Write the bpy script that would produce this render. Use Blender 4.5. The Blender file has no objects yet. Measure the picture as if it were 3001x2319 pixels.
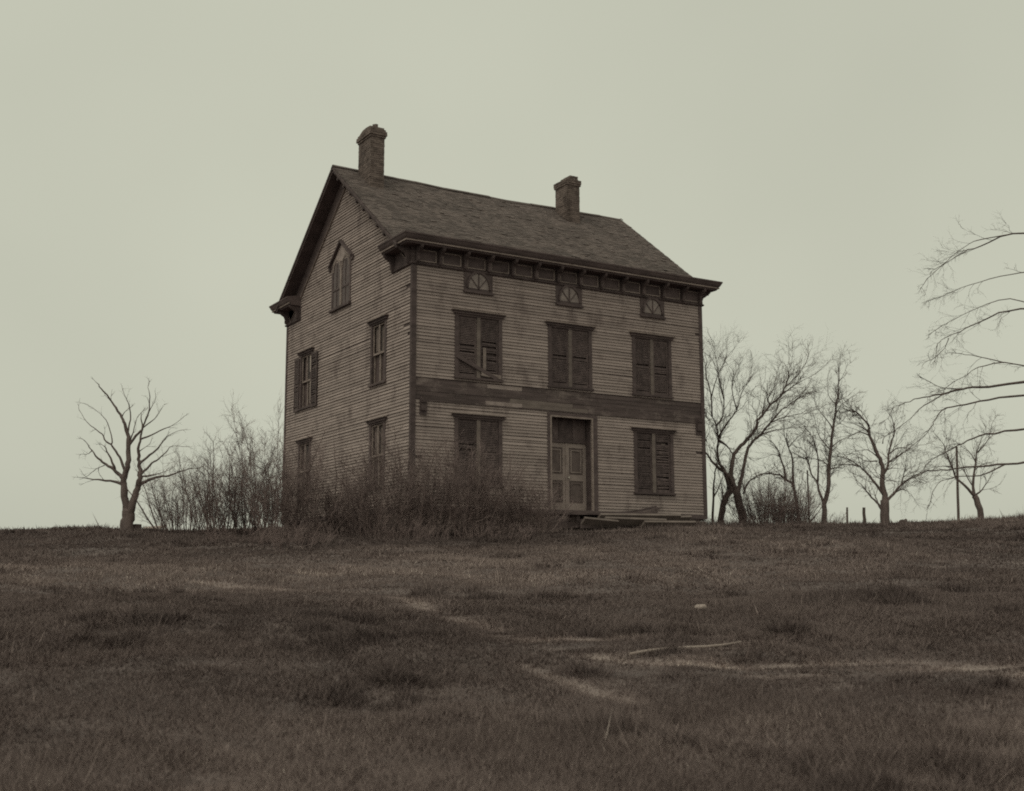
import bpy, math, random
import numpy as np
from mathutils import Matrix, Vector

# ------------------------------------------------------------------ camera, sky, sun, exposure
scene = bpy.context.scene
EYE = Vector((-15.2264, -30.7016, -2.2176))
YAW, PITCH, ROLL = 0.54403, 0.15473, -0.0029
FH = np.array([math.sin(YAW), math.cos(YAW)])        # level direction the camera looks along
RH = np.array([math.cos(YAW), -math.sin(YAW)])       # level direction to its right
fwd = Vector((FH[0]*math.cos(PITCH), FH[1]*math.cos(PITCH), math.sin(PITCH)))
rgt = Vector((RH[0], RH[1], 0)); upv = rgt.cross(fwd)
r2 = rgt*math.cos(ROLL) + upv*math.sin(ROLL); u2 = -rgt*math.sin(ROLL) + upv*math.cos(ROLL)
cam_data = bpy.data.cameras.new('camera'); cam = bpy.data.objects.new('camera', cam_data)
scene.collection.objects.link(cam); scene.camera = cam
cam_data.sensor_fit = 'HORIZONTAL'; cam_data.sensor_width = 36.0; cam_data.lens = 42.53
cam_data.dof.use_dof = True; cam_data.dof.focus_distance = 37.0; cam_data.dof.aperture_fstop = 2.6
cam_data.clip_start = 0.1; cam_data.clip_end = 6000
m = Matrix((r2, u2, -fwd)).transposed().to_4x4(); m.translation = EYE
cam.matrix_world = m

SUN_EL, SUN_AZ = math.radians(55), math.radians(-140)   # azimuth from the way the camera looks; behind and to the left
world = bpy.data.worlds.new('World'); scene.world = world; world.use_nodes = True
nt = world.node_tree; nt.nodes.clear()
w_out = nt.nodes.new('ShaderNodeOutputWorld'); bg = nt.nodes.new('ShaderNodeBackground')
sky = nt.nodes.new('ShaderNodeTexSky'); sky.sky_type = 'NISHITA'; sky.sun_disc = False
sun_dir = math.cos(SUN_AZ)*FH + math.sin(SUN_AZ)*RH
sky.sun_elevation = SUN_EL; sky.sun_rotation = math.atan2(sun_dir[0], sun_dir[1])
sky.dust_density = 6.0; sky.air_density = 1.0
bw = nt.nodes.new('ShaderNodeRGBToBW')
tint = nt.nodes.new('ShaderNodeMix'); tint.data_type = 'RGBA'; tint.blend_type = 'MULTIPLY'; tint.inputs[0].default_value = 1.0
CREAM = (1.00, 1.02, 0.835)
tint.inputs[7].default_value = (*CREAM, 1)
flat = nt.nodes.new('ShaderNodeMix'); flat.data_type = 'RGBA'; flat.inputs[0].default_value = 0.80   # an even cloud sheet over that sky
CLOUD = 4.75
cn = nt.nodes.new('ShaderNodeTexNoise'); cn.inputs['Scale'].default_value = 2.2; cn.inputs['Detail'].default_value = 3
cmap = nt.nodes.new('ShaderNodeMapRange'); cmap.inputs['From Min'].default_value = 0.3; cmap.inputs['From Max'].default_value = 0.7
cmap.inputs['To Min'].default_value = CLOUD*0.94; cmap.inputs['To Max'].default_value = CLOUD*1.06
ccol = nt.nodes.new('ShaderNodeVectorMath'); ccol.operation = 'SCALE'; ccol.inputs[0].default_value = CREAM
tc = nt.nodes.new('ShaderNodeTexCoord')
nt.links.new(tc.outputs['Generated'], cn.inputs['Vector'])
nt.links.new(cn.outputs['Fac'], cmap.inputs['Value']); nt.links.new(cmap.outputs[0], ccol.inputs['Scale'])
nt.links.new(sky.outputs[0], bw.inputs[0]); nt.links.new(bw.outputs[0], tint.inputs[6])
nt.links.new(tint.outputs[2], flat.inputs[6]); nt.links.new(ccol.outputs[0], flat.inputs[7])
nt.links.new(flat.outputs[2], bg.inputs['Color']); bg.inputs['Strength'].default_value = 0.131
nt.links.new(bg.outputs[0], w_out.inputs[0])

sun_data = bpy.data.lights.new('sun', 'SUN'); sun_data.energy = 0.5; sun_data.angle = math.radians(30); sun_data.color = (1.0, 0.98, 0.82)
sun = bpy.data.objects.new('sun', sun_data); scene.collection.objects.link(sun)
sd = Vector((sun_dir[0]*math.cos(SUN_EL), sun_dir[1]*math.cos(SUN_EL), math.sin(SUN_EL)))
sun.rotation_euler = sd.to_track_quat('Z', 'Y').to_euler()

vs = scene.view_settings; vs.view_transform = 'Standard'; vs.look = 'None'; vs.exposure = 0.0; vs.gamma = 1.0; vs.use_curve_mapping = False
scene.cycles.filter_width = 1.9
scene.cycles.use_denoising = False      # the sampling noise stays as a fine grain, like the old print's
scene.cycles.max_bounces = 5; scene.cycles.diffuse_bounces = 3

# ------------------------------------------------------------------ helpers
COL = scene.collection
rng = random.Random(11)

class MB:
    """collects shapes; build() links them as one mesh object"""
    def __init__(self): self.v = []; self.f = []; self.t = []
    def quadbox(self, P, tint=0.5):
        b = len(self.v); self.v += P
        for q in ((0,3,2,1),(4,5,6,7),(0,1,5,4),(1,2,6,5),(2,3,7,6),(3,0,4,7)):
            self.f.append(tuple(b+i for i in q)); self.t.append(tint)
    def box(self, x0, x1, y0, y1, z0, z1, tint=0.5):
        if x0 > x1: x0, x1 = x1, x0
        if y0 > y1: y0, y1 = y1, y0
        self.quadbox([(x0,y0,z0),(x1,y0,z0),(x1,y1,z0),(x0,y1,z0),(x0,y0,z1),(x1,y0,z1),(x1,y1,z1),(x0,y1,z1)], tint)
    def wbox(self, wall, a0, a1, o0, o1, z0, z1, tint=0.5):
        """box on a wall: a along it, o outwards from its face"""
        if wall == 'front': self.box(a0, a1, -o1, -o0, z0, z1, tint)
        else: self.box(-o1, -o0, a0, a1, z0, z1, tint)
    def obox(self, c, ax, ay, az, tint=0.5):
        c, ax, ay, az = map(Vector, (c, ax, ay, az))
        if ax.cross(ay).dot(az) < 0: ay = -ay
        self.quadbox([tuple(c+i*ax+j*ay+k*az) for k in (-1,1) for i, j in ((-1,-1),(1,-1),(1,1),(-1,1))], tint)
    def slab(self, poly, off, tint=0.5):
        """polygon (list of points) given thickness by the vector off"""
        b = len(self.v); n = len(poly); off = Vector(off)
        self.v += [tuple(p) for p in poly] + [tuple(Vector(p)+off) for p in poly]
        self.f.append(tuple(b+i for i in reversed(range(n)))); self.f.append(tuple(b+n+i for i in range(n)))
        self.t += [tint, tint]
        for i in range(n):
            j = (i+1) % n; self.f.append((b+i, b+j, b+n+j, b+n+i)); self.t.append(tint)
    def tube(self, pts, rad, n=5, tint=0.5):
        pts = [Vector(p) for p in pts]; b = len(self.v); m_ = len(pts)
        prev = None
        for i, p in enumerate(pts):
            d = (pts[min(i+1, m_-1)] - pts[max(i-1, 0)])
            d = d.normalized() if d.length > 1e-9 else Vector((0,0,1))
            if prev is None:
                a = d.cross(Vector((0.31, 0.87, 0.11)));
                if a.length < 1e-3: a = d.cross(Vector((1,0,0)))
            else: a = prev - d*prev.dot(d)
            a.normalize(); prev = a; c = d.cross(a)
            for k in range(n):
                w = 2*math.pi*k/n
                q = p + rad[i]*(math.cos(w)*a + math.sin(w)*c); self.v.append((q.x, q.y, q.z))
        for i in range(m_-1):
            for k in range(n):
                k2 = (k+1) % n
                self.f.append((b+i*n+k, b+i*n+k2, b+(i+1)*n+k2, b+(i+1)*n+k)); self.t.append(tint)
        self.f.append(tuple(b+(m_-1)*n+k for k in range(n))); self.t.append(tint)
        self.f.append(tuple(b+k for k in reversed(range(n)))); self.t.append(tint)
    def mesh(self, name, smooth=False):
        me = bpy.data.meshes.new(name); me.from_pydata(self.v, [], self.f)
        at = me.attributes.new('tint', 'FLOAT', 'FACE'); at.data.foreach_set('value', self.t)
        if smooth: me.polygons.foreach_set('use_smooth', [True]*len(self.f))
        me.update(); return me
    def build(self, name, material, parent=None, smooth=False, loc=None):
        return link(name, self.mesh(name, smooth), material, parent, loc)

def link(name, me, material, parent=None, loc=None):
    o = bpy.data.objects.new(name, me); COL.objects.link(o)
    if material is not None and len(me.materials) == 0: me.materials.append(material)
    if parent is not None: o.parent = parent
    if loc is not None: o.location = loc
    return o

def empty(name, loc=(0,0,0)):
    o = bpy.data.objects.new(name, None); COL.objects.link(o); o.location = loc; o.empty_display_size = 0.3; return o

def tag(o, label, category, group=None):
    o['label'] = label; o['category'] = category
    if group: o['group'] = group
    return o

def copy_tree(o, parent=None):
    c = o.copy(); COL.objects.link(c); c.parent = parent
    for ch in list(o.children): copy_tree(ch, c)
    return c

def vnoise(x, y, seed=0):
    """smooth value noise on arrays, 0..1"""
    xi = np.floor(x).astype(np.int64); yi = np.floor(y).astype(np.int64); fx = x-xi; fy = y-yi
    fx = fx*fx*(3-2*fx); fy = fy*fy*(3-2*fy)
    def h(a, b):
        n = (a*374761393 + b*668265263 + seed*974711) & 0xffffffff
        n = ((n ^ (n >> 13))*1274126177) & 0xffffffff
        return ((n ^ (n >> 16)) & 0xffff)/65535.0
    return (h(xi,yi)*(1-fx)+h(xi+1,yi)*fx)*(1-fy) + (h(xi,yi+1)*(1-fx)+h(xi+1,yi+1)*fx)*fy

# ------------------------------------------------------------------ materials
def ramp(nodes, stops):
    r = nodes.new('ShaderNodeValToRGB'); e = r.color_ramp.elements
    while len(e) < len(stops): e.new(0.5)
    for el, (p, c) in zip(e, stops): el.position = p; el.color = (*c, 1)
    return r

def mat(name, dark, light, rough=0.85, scale=(3,3,3), detail=5, bump=0.25, bump_scale=(30,30,30), rand=0.0, tint=0.0, lo=0.3, hi=0.7, spec=0.25, stain=None, stain_scale=0.6, coord='world'):
    """weathered surface: two colours mixed by noise, per-object or per-face variation, fine relief"""
    m_ = bpy.data.materials.new(name); m_.use_nodes = True; n = m_.node_tree.nodes; l = m_.node_tree.links
    p = n['Principled BSDF']; p.inputs['Roughness'].default_value = rough; p.inputs['Specular IOR Level'].default_value = spec
    if coord == 'world': src = n.new('ShaderNodeNewGeometry').outputs['Position']
    else: src = n.new('ShaderNodeTexCoord').outputs['Object']
    mp = n.new('ShaderNodeMapping'); mp.inputs['Scale'].default_value = scale; l.new(src, mp.inputs[0])
    no = n.new('ShaderNodeTexNoise'); no.inputs['Scale'].default_value = 1; no.inputs['Detail'].default_value = detail; no.inputs['Roughness'].default_value = 0.6
    l.new(mp.outputs[0], no.inputs['Vector'])
    fac = no.outputs['Fac']
    def add(a, b_socket, amount):
        mm = n.new('ShaderNodeMath'); mm.operation = 'SUBTRACT'; l.new(b_socket, mm.inputs[0]); mm.inputs[1].default_value = 0.5
        m2 = n.new('ShaderNodeMath'); m2.operation = 'MULTIPLY_ADD'; l.new(mm.outputs[0], m2.inputs[0]); m2.inputs[1].default_value = amount; l.new(a, m2.inputs[2])
        return m2.outputs[0]
    if rand: fac = add(fac, n.new('ShaderNodeObjectInfo').outputs['Random'], rand)
    if tint:
        at = n.new('ShaderNodeAttribute'); at.attribute_name = 'tint'; fac = add(fac, at.outputs['Fac'], tint)
    r = ramp(n, [(lo, dark), (hi, light)]); l.new(fac, r.inputs[0])
    col = r.outputs[0]
    if stain:
        s_col, s_lo, s_hi, s_scale = stain
        mp2 = n.new('ShaderNodeMapping'); mp2.inputs['Scale'].default_value = s_scale; l.new(src, mp2.inputs[0])
        n2 = n.new('ShaderNodeTexNoise'); n2.inputs['Scale'].default_value = 1; n2.inputs['Detail'].default_value = 6; n2.inputs['Roughness'].default_value = 0.65; l.new(mp2.outputs[0], n2.inputs['Vector'])
        mr = n.new('ShaderNodeMapRange'); mr.inputs['From Min'].default_value = s_lo; mr.inputs['From Max'].default_value = s_hi; l.new(n2.outputs['Fac'], mr.inputs['Value'])
        mx = n.new('ShaderNodeMix'); mx.data_type = 'RGBA'; l.new(mr.outputs[0], mx.inputs[0]); l.new(col, mx.inputs[6]); mx.inputs[7].default_value = (*s_col, 1)
        col = mx.outputs[2]
    l.new(col, p.inputs['Base Color'])
    if bump:
        mp3 = n.new('ShaderNodeMapping'); mp3.inputs['Scale'].default_value = bump_scale; l.new(src, mp3.inputs[0])
        n3 = n.new('ShaderNodeTexNoise'); n3.inputs['Scale'].default_value = 1; n3.inputs['Detail'].default_value = 4; l.new(mp3.outputs[0], n3.inputs['Vector'])
        bp = n.new('ShaderNodeBump'); bp.inputs['Strength'].default_value = bump; bp.inputs['Distance'].default_value = 0.02
        l.new(n3.outputs['Fac'], bp.inputs['Height']); l.new(bp.outputs[0], p.inputs['Normal'])
    return m_

M = dict(
    siding=mat('weathered_white_paint', (0.255,0.202,0.19), (0.375,0.299,0.281), scale=(0.9,0.9,6), rand=0.24, stain=((0.15,0.113,0.108), 0.52, 0.74, (1.5,1.5,0.9)), bump_scale=(6,6,80)),
    plank=mat('bare_weathered_board', (0.068,0.05,0.049), (0.138,0.102,0.10), scale=(0.9,0.9,9), rand=0.16, stain=((0.25,0.196,0.184), 0.53, 0.72, (1.1,1.1,2.4)), bump_scale=(5,5,90)),
    trim_mid=mat('mid_trim_paint', (0.13,0.102,0.094), (0.21,0.166,0.152), scale=(2,2,5), rand=0.2),
    trim=mat('dark_trim_paint', (0.066,0.048,0.048), (0.128,0.094,0.093), scale=(2,2,5), rand=0.2),
    trim_pale=mat('worn_trim_edge', (0.17,0.132,0.12), (0.31,0.245,0.225), scale=(3,3,6), rand=0.2),
    door=mat('worn_door_paint', (0.23,0.181,0.168), (0.34,0.271,0.251), scale=(5,5,2.5), rand=0.1),
    panel=mat('door_panel_wood', (0.11,0.083,0.079), (0.18,0.138,0.13), scale=(5,5,2.5)),
    shutter=mat('faded_shutter_paint', (0.066,0.048,0.048), (0.14,0.103,0.101), scale=(6,6,4), rand=0.25, stain=((0.25,0.19,0.18), 0.6, 0.78, (2.2,2.2,2.2))),
    glass=mat('dusty_dark_glass', (0.085,0.062,0.061), (0.13,0.096,0.094), rough=0.4, spec=0.1, bump=0.05, bump_scale=(4,4,4)),
    blind=mat('faded_blind', (0.12,0.092,0.085), (0.2,0.155,0.142), scale=(2,2,6)),
    light_strip=mat('pale_light_strip', (0.33,0.27,0.24), (0.5,0.42,0.38), scale=(30,30,2)),
    lunette=mat('dusty_lunette_glass', (0.16,0.125,0.118), (0.3,0.24,0.225), rough=0.3, scale=(5,5,5)),
    shingle=mat('old_wood_shingle', (0.086,0.067,0.063), (0.155,0.121,0.113), scale=(1.3,1.3,1.3), tint=0.5, stain=((0.085,0.066,0.061), 0.55, 0.75, (0.9,0.5,0.5)), bump_scale=(40,40,40)),
    brick=mat('sooty_brick', (0.105,0.079,0.071), (0.2,0.153,0.138), scale=(4,4,4), tint=0.45, stain=((0.075,0.055,0.05), 0.52, 0.7, (1.6,1.6,1.0))),
    mortar=mat('lime_mortar', (0.12,0.095,0.088), (0.19,0.15,0.14)),
    stone=mat('field_stone', (0.12,0.09,0.085), (0.26,0.2,0.185), scale=(5,5,5), tint=0.4),
    bark=mat('dark_bark', (0.085,0.063,0.06), (0.17,0.127,0.12), scale=(9,9,2), bump=0.6, bump_scale=(40,40,9)),
    twig=mat('brown_twig', (0.08,0.059,0.056), (0.15,0.112,0.105), scale=(2,2,2), bump=0),
    cane=mat('grey_shrub_stem', (0.12,0.088,0.085), (0.22,0.162,0.155), scale=(3,3,3), bump=0),
    soil=mat('bare_ground', (0.10,0.076,0.073), (0.18,0.139,0.131), scale=(1.4,1.4,1.4), bump=0.8, bump_scale=(9,9,9), tint=0.9, lo=0.0, hi=0.25),
    post=mat('split_wood_post', (0.10,0.075,0.068), (0.2,0.155,0.14), scale=(8,8,2)),
    pale_board=mat('bleached_board', (0.26,0.205,0.185), (0.42,0.345,0.315), scale=(2,2,9)),
    knob=mat('white_china_knob', (0.55,0.5,0.45), (0.7,0.63,0.57), rough=0.25, bump=0),
)

def grass_material():
    m_ = bpy.data.materials.new('dead_grass'); m_.use_nodes = True; n = m_.node_tree.nodes; l = m_.node_tree.links
    p = n['Principled BSDF']; p.inputs['Roughness'].default_value = 0.9; p.inputs['Specular IOR Level'].default_value = 0.1
    at = n.new('ShaderNodeAttribute'); at.attribute_name = 'tint'
    r = ramp(n, [(0.0, (0.10,0.076,0.073)), (0.45, (0.19,0.146,0.138)), (0.8, (0.33,0.26,0.242)), (1.0, (0.66,0.56,0.51))])
    l.new(at.outputs['Fac'], r.inputs[0]); l.new(r.outputs[0], p.inputs['Base Color'])
    return m_
M['grass'] = grass_material()
for nd in M['soil'].node_tree.nodes:      # bleached straw where the tracks are worn
    if nd.type == 'VALTORGB':
        el = nd.color_ramp.elements.new(0.85); el.color = (0.37,0.302,0.277,1)

# ------------------------------------------------------------------ ground
def gbase(t, s):
    """height of the knoll above the eye; t metres ahead of the camera, s metres to its right"""
    t = np.asarray(t, float); s = np.asarray(s, float)
    a = -1.55+.09*t; b = 1.90-.02*(t-42)
    b = np.where(t > 150, -0.26-.004*(t-150), b); b = np.maximum(b, -12)
    mn = np.minimum(a, b)
    h = mn - .25*np.log(np.exp(-np.minimum((a-mn)/.25, 60)) + np.exp(-np.minimum((b-mn)/.25, 60)))
    h = h - .07/(1+np.exp(np.clip((s+8)/2, -50, 50))) + .16/(1+np.exp(np.clip(-(s-12)/2, -50, 50)))
    return h

HOUSE_C = (39.5, -1.5)      # middle of the house in (t, s)
def gheight(t, s):
    h = gbase(t, s)
    w = 1/(1+np.exp(np.clip((np.abs(t-25)-45)/6, -50, 50)))
    h = h + w*((vnoise(t*.22, s*.22, 1)-.5)*.26 + (vnoise(t*.7, s*.7, 2)-.5)*.10 + (vnoise(t*2.1, s*2.1, 3)-.5)*.05)
    d2 = ((t-HOUSE_C[0])/8.0)**2 + ((s-HOUSE_C[1])/10.0)**2
    return h - .17*np.exp(-((t-35.3)/2.6)**2-((s-2.9)/2.4)**2)
def world_pt(t, s, h=0.0):
    """world point on the ground at (t, s), raised by h"""
    q = np.array([EYE.x, EYE.y]) + t*FH + s*RH
    return Vector((float(q[0]), float(q[1]), float(EYE.z + gheight(np.array(float(t)), np.array(float(s)))) + h))

TRACKS = [(0.15, .42, [(18.82,-4.86),(17.58,-3.32),(16.54,-2.17),(15.28,-1.25),(13.54,-0.43),(12.4,0.2)]),
          (0.20, .95, [(12.58,-0.21),(12.14,0.31),(11.92,1.39),(11.9,2.0)]),
          (0.10, .4, [(10.75,0.05),(10.3,0.22),(9.5,0.58),(8.9,0.88)]),
          (0.20, 1.0, [(11.42,0.46),(10.82,1.01),(10.22,1.96),(10.4,2.79),(10.18,3.5),(9.8,4.05),(9.2,6)]),
          (0.12, .9, [(10.82,1.01),(11.1,1.5),(11.42,2.07),(11.6,2.6)]),
          (0.10, .9, [(9.75,1.95),(9.72,2.2),(9.85,2.5)]), (0.09, .8, [(9.35,2.55),(9.3,2.9)]), (0.10, .7, [(8.9,3.0),(8.75,3.6)]), (0.12, .5, [(21,-7),(20.4,-4.2),(19.6,-2.8)])]
def worn(t, s):
    """how bare and bleached the old wheel tracks leave the ground, 0..1"""
    out = np.zeros_like(t)
    for w, amt, pts in TRACKS:
        best = np.full_like(t, 1e9)
        for (t0, s0), (t1, s1) in zip(pts, pts[1:]):
            dt, ds = t1-t0, s1-s0; k = np.clip(((t-t0)*dt+(s-s0)*ds)/(dt*dt+ds*ds), 0, 1)
            best = np.minimum(best, (t-t0-k*dt)**2 + (s-s0-k*ds)**2)
        out = np.maximum(out, np.exp(-best/(2*(.78*w)**2))*amt)
    broken = np.clip((vnoise(t*1.6+7, s*.7, 21)*.6 + vnoise(t*6.5, s*1.6, 22)*.4 - .26)*3.6, 0, 1)
    return out*broken

tl = np.concatenate([np.array([-900,-400,-200,-100,-50,-20,-8,-3,0]), np.arange(1.5,50,.2), np.arange(50,80,1.5), np.array([80,90,105,125,150,200,300,500,900,1600,3000])])
half = np.concatenate([np.arange(0.1,22,.2), np.array([23,25,28,32,38,46,60,85,130,200,320,520,900,1600,3000])])
sl = np.concatenate([-half[::-1], half])
T, S = np.meshgrid(tl, sl, indexing='ij'); Hh = gheight(T, S) - .06*worn(T, S)
V = np.stack([EYE.x+T*FH[0]+S*RH[0], EYE.y+T*FH[1]+S*RH[1], EYE.z+Hh], -1).reshape(-1,3)
nr, nc = T.shape; I = np.arange(nr*nc).reshape(nr, nc)
F = np.stack([I[:-1,:-1], I[1:,:-1], I[1:,1:], I[:-1,1:]], -1).reshape(-1,4)[:, ::-1]
def np_mesh(name, V, F, smooth=False):
    me = bpy.data.meshes.new(name); k = F.shape[1]
    me.vertices.add(len(V)); me.vertices.foreach_set('co', V.astype(np.float32).ravel())
    me.loops.add(F.size); me.loops.foreach_set('vertex_index', F.astype(np.int32).ravel())
    me.polygons.add(len(F)); me.polygons.foreach_set('loop_start', np.arange(0, F.size, k, dtype=np.int32))
    me.polygons.foreach_set('loop_total', np.full(len(F), k, dtype=np.int32))
    if smooth: me.polygons.foreach_set('use_smooth', np.ones(len(F), dtype=bool))
    me.update(calc_edges=True); me.validate(); return me
g_me = np_mesh('ground', V, F, True)
ga = g_me.attributes.new('tint', 'FLOAT', 'POINT'); ga.data.foreach_set('value', worn(T, S).astype(np.float32).ravel())
ground = link('ground', g_me, M['soil']); ground['kind'] = 'structure'

# dead grass: one blade is one leaning triangle
def make_grass(n, seed):
    r = np.random.default_rng(seed)
    def patch(n, t0, t1, p, smax):
        u = r.random(n); t = (t0**p + u*(t1**p-t0**p))**(1/p)
        s = (r.random(n)*2-1)*(smax*t+1.0); return t, s
    parts = [patch(int(n*.46), 4.3, 16, .55, .47), patch(int(n*.54), 12, 49, .75, .47)]
    t = np.concatenate([a for a, b in parts]); s = np.concatenate([b for a, b in parts])
    # blades gather in tufts of uneven size: some borrow the place of another blade and stand close to it
    idx = (np.arange(len(t))//int(14)*14 + r.integers(0, 3, len(t)).clip(0, 2)).clip(0, len(t)-1)
    join = r.random(len(t)) < .62; sg = (.016+.0022*t)*(.5+1.6*r.random(len(t))**2)
    t = np.where(join, t[idx]+r.normal(0, 1, len(t))*sg*1.2, t); s = np.where(join, s[idx]+r.normal(0, 1, len(t))*sg, s)
    X = EYE.x+t*FH[0]+s*RH[0]; Y = EYE.y+t*FH[1]+s*RH[1]
    inside = ((X > 4.4) & (X < 8.3) & (Y > -1.55) & (Y < .1)) | (X > 0.0) & (X < 10.75) & (Y > 0.0) & (Y < 10.07)
    keep = ~inside & (t > 4.2) & (r.random(len(t)) > .55*worn(t, s)); t, s, X, Y = t[keep], s[keep], X[keep], Y[keep]
    k = len(t); wr = worn(t, s); wf = np.maximum(np.maximum(wr, worn(t+.3, s)), worn(t+.6, s))    # wf: also the trodden strip before a track
    big = vnoise(t*.16+3, s*.2, 31); mid = vnoise(t*.55, s*.7, 32); fine = vnoise(t*2.0, s*2.6, 33)
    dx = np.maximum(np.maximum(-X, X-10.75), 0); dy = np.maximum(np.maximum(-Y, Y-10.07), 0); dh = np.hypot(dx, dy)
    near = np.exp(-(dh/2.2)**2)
    ht = (.022 + .06*mid*fine*1.7 + .028*r.random(k)) * (1-.62*wf) * (1+.25*np.clip((t-20)/15,0,1)) + near*(.07*r.random(k) + .30*r.random(k)*(r.random(k) < .2))
    edge = np.clip((s-13)/4, 0, 1)*np.clip((t-30)/8, 0, 1); ht = ht + edge*.24*r.random(k)*mid*1.6
    tuft = np.clip((vnoise(t*.9, s*1.1, 51)-.60)*5, 0, 1)*np.clip((vnoise(t*4, s*5, 52)-.45)*4, 0, 1); ht = ht + (wf < .12)*tuft*r.random(k)*.16
    crest = np.exp(-((t-39.5)/5.5)**4); ht = ht + crest*.16*r.random(k)*(r.random(k) < .08*2*mid)
    tall = r.random(k) < .004; ht = np.where(tall & (wf < .12), ht*2.2+.04, ht)
    wd = (.0013 + .0004*t)*(.7+.7*r.random(k))
    az = r.random(k)*6.283; lean_dir = vnoise(t*.9, s*.9, 41)*6.283*1.6 + (r.random(k)-.5)*5.0
    flat_ = .25+.9*vnoise(t*.8, s*.8, 42)*r.random(k)*1.6; flat_ = np.clip(flat_*(1-.5*near), .1, 1.5)
    z = EYE.z + gheight(t, s) - .05*wr - .01
    bx, by = np.cos(az)*wd, np.sin(az)*wd
    lx, ly = np.cos(lean_dir)*ht*flat_, np.sin(lean_dir)*ht*flat_; lz = ht*np.clip(1-.45*flat_, .25, 1)
    V = np.empty((k, 3, 3)); V[:,0] = np.stack([X-bx, Y-by, z], -1); V[:,1] = np.stack([X+bx, Y+by, z], -1); V[:,2] = np.stack([X+lx, Y+ly, z+lz], -1)
    # colour: dark rough patches, paler matted ones, bleached straw on the tracks, painted-in shade under the shrubs
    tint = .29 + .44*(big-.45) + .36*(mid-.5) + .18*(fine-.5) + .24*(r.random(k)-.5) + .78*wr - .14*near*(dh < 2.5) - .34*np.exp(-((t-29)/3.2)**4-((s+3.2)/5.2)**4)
    tint += -.16*tuft
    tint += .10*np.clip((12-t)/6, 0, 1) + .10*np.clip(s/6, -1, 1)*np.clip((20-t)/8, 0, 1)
    tint = np.where(r.random(k) < .02, tint+.35, tint)
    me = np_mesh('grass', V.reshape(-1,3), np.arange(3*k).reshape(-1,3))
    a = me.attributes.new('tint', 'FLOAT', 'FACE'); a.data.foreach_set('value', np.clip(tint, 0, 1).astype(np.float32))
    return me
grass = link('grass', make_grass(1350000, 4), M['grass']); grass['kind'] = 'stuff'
tag(grass, 'rough dead grass with bleached wheel tracks covering the whole knoll', 'grass')
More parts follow.
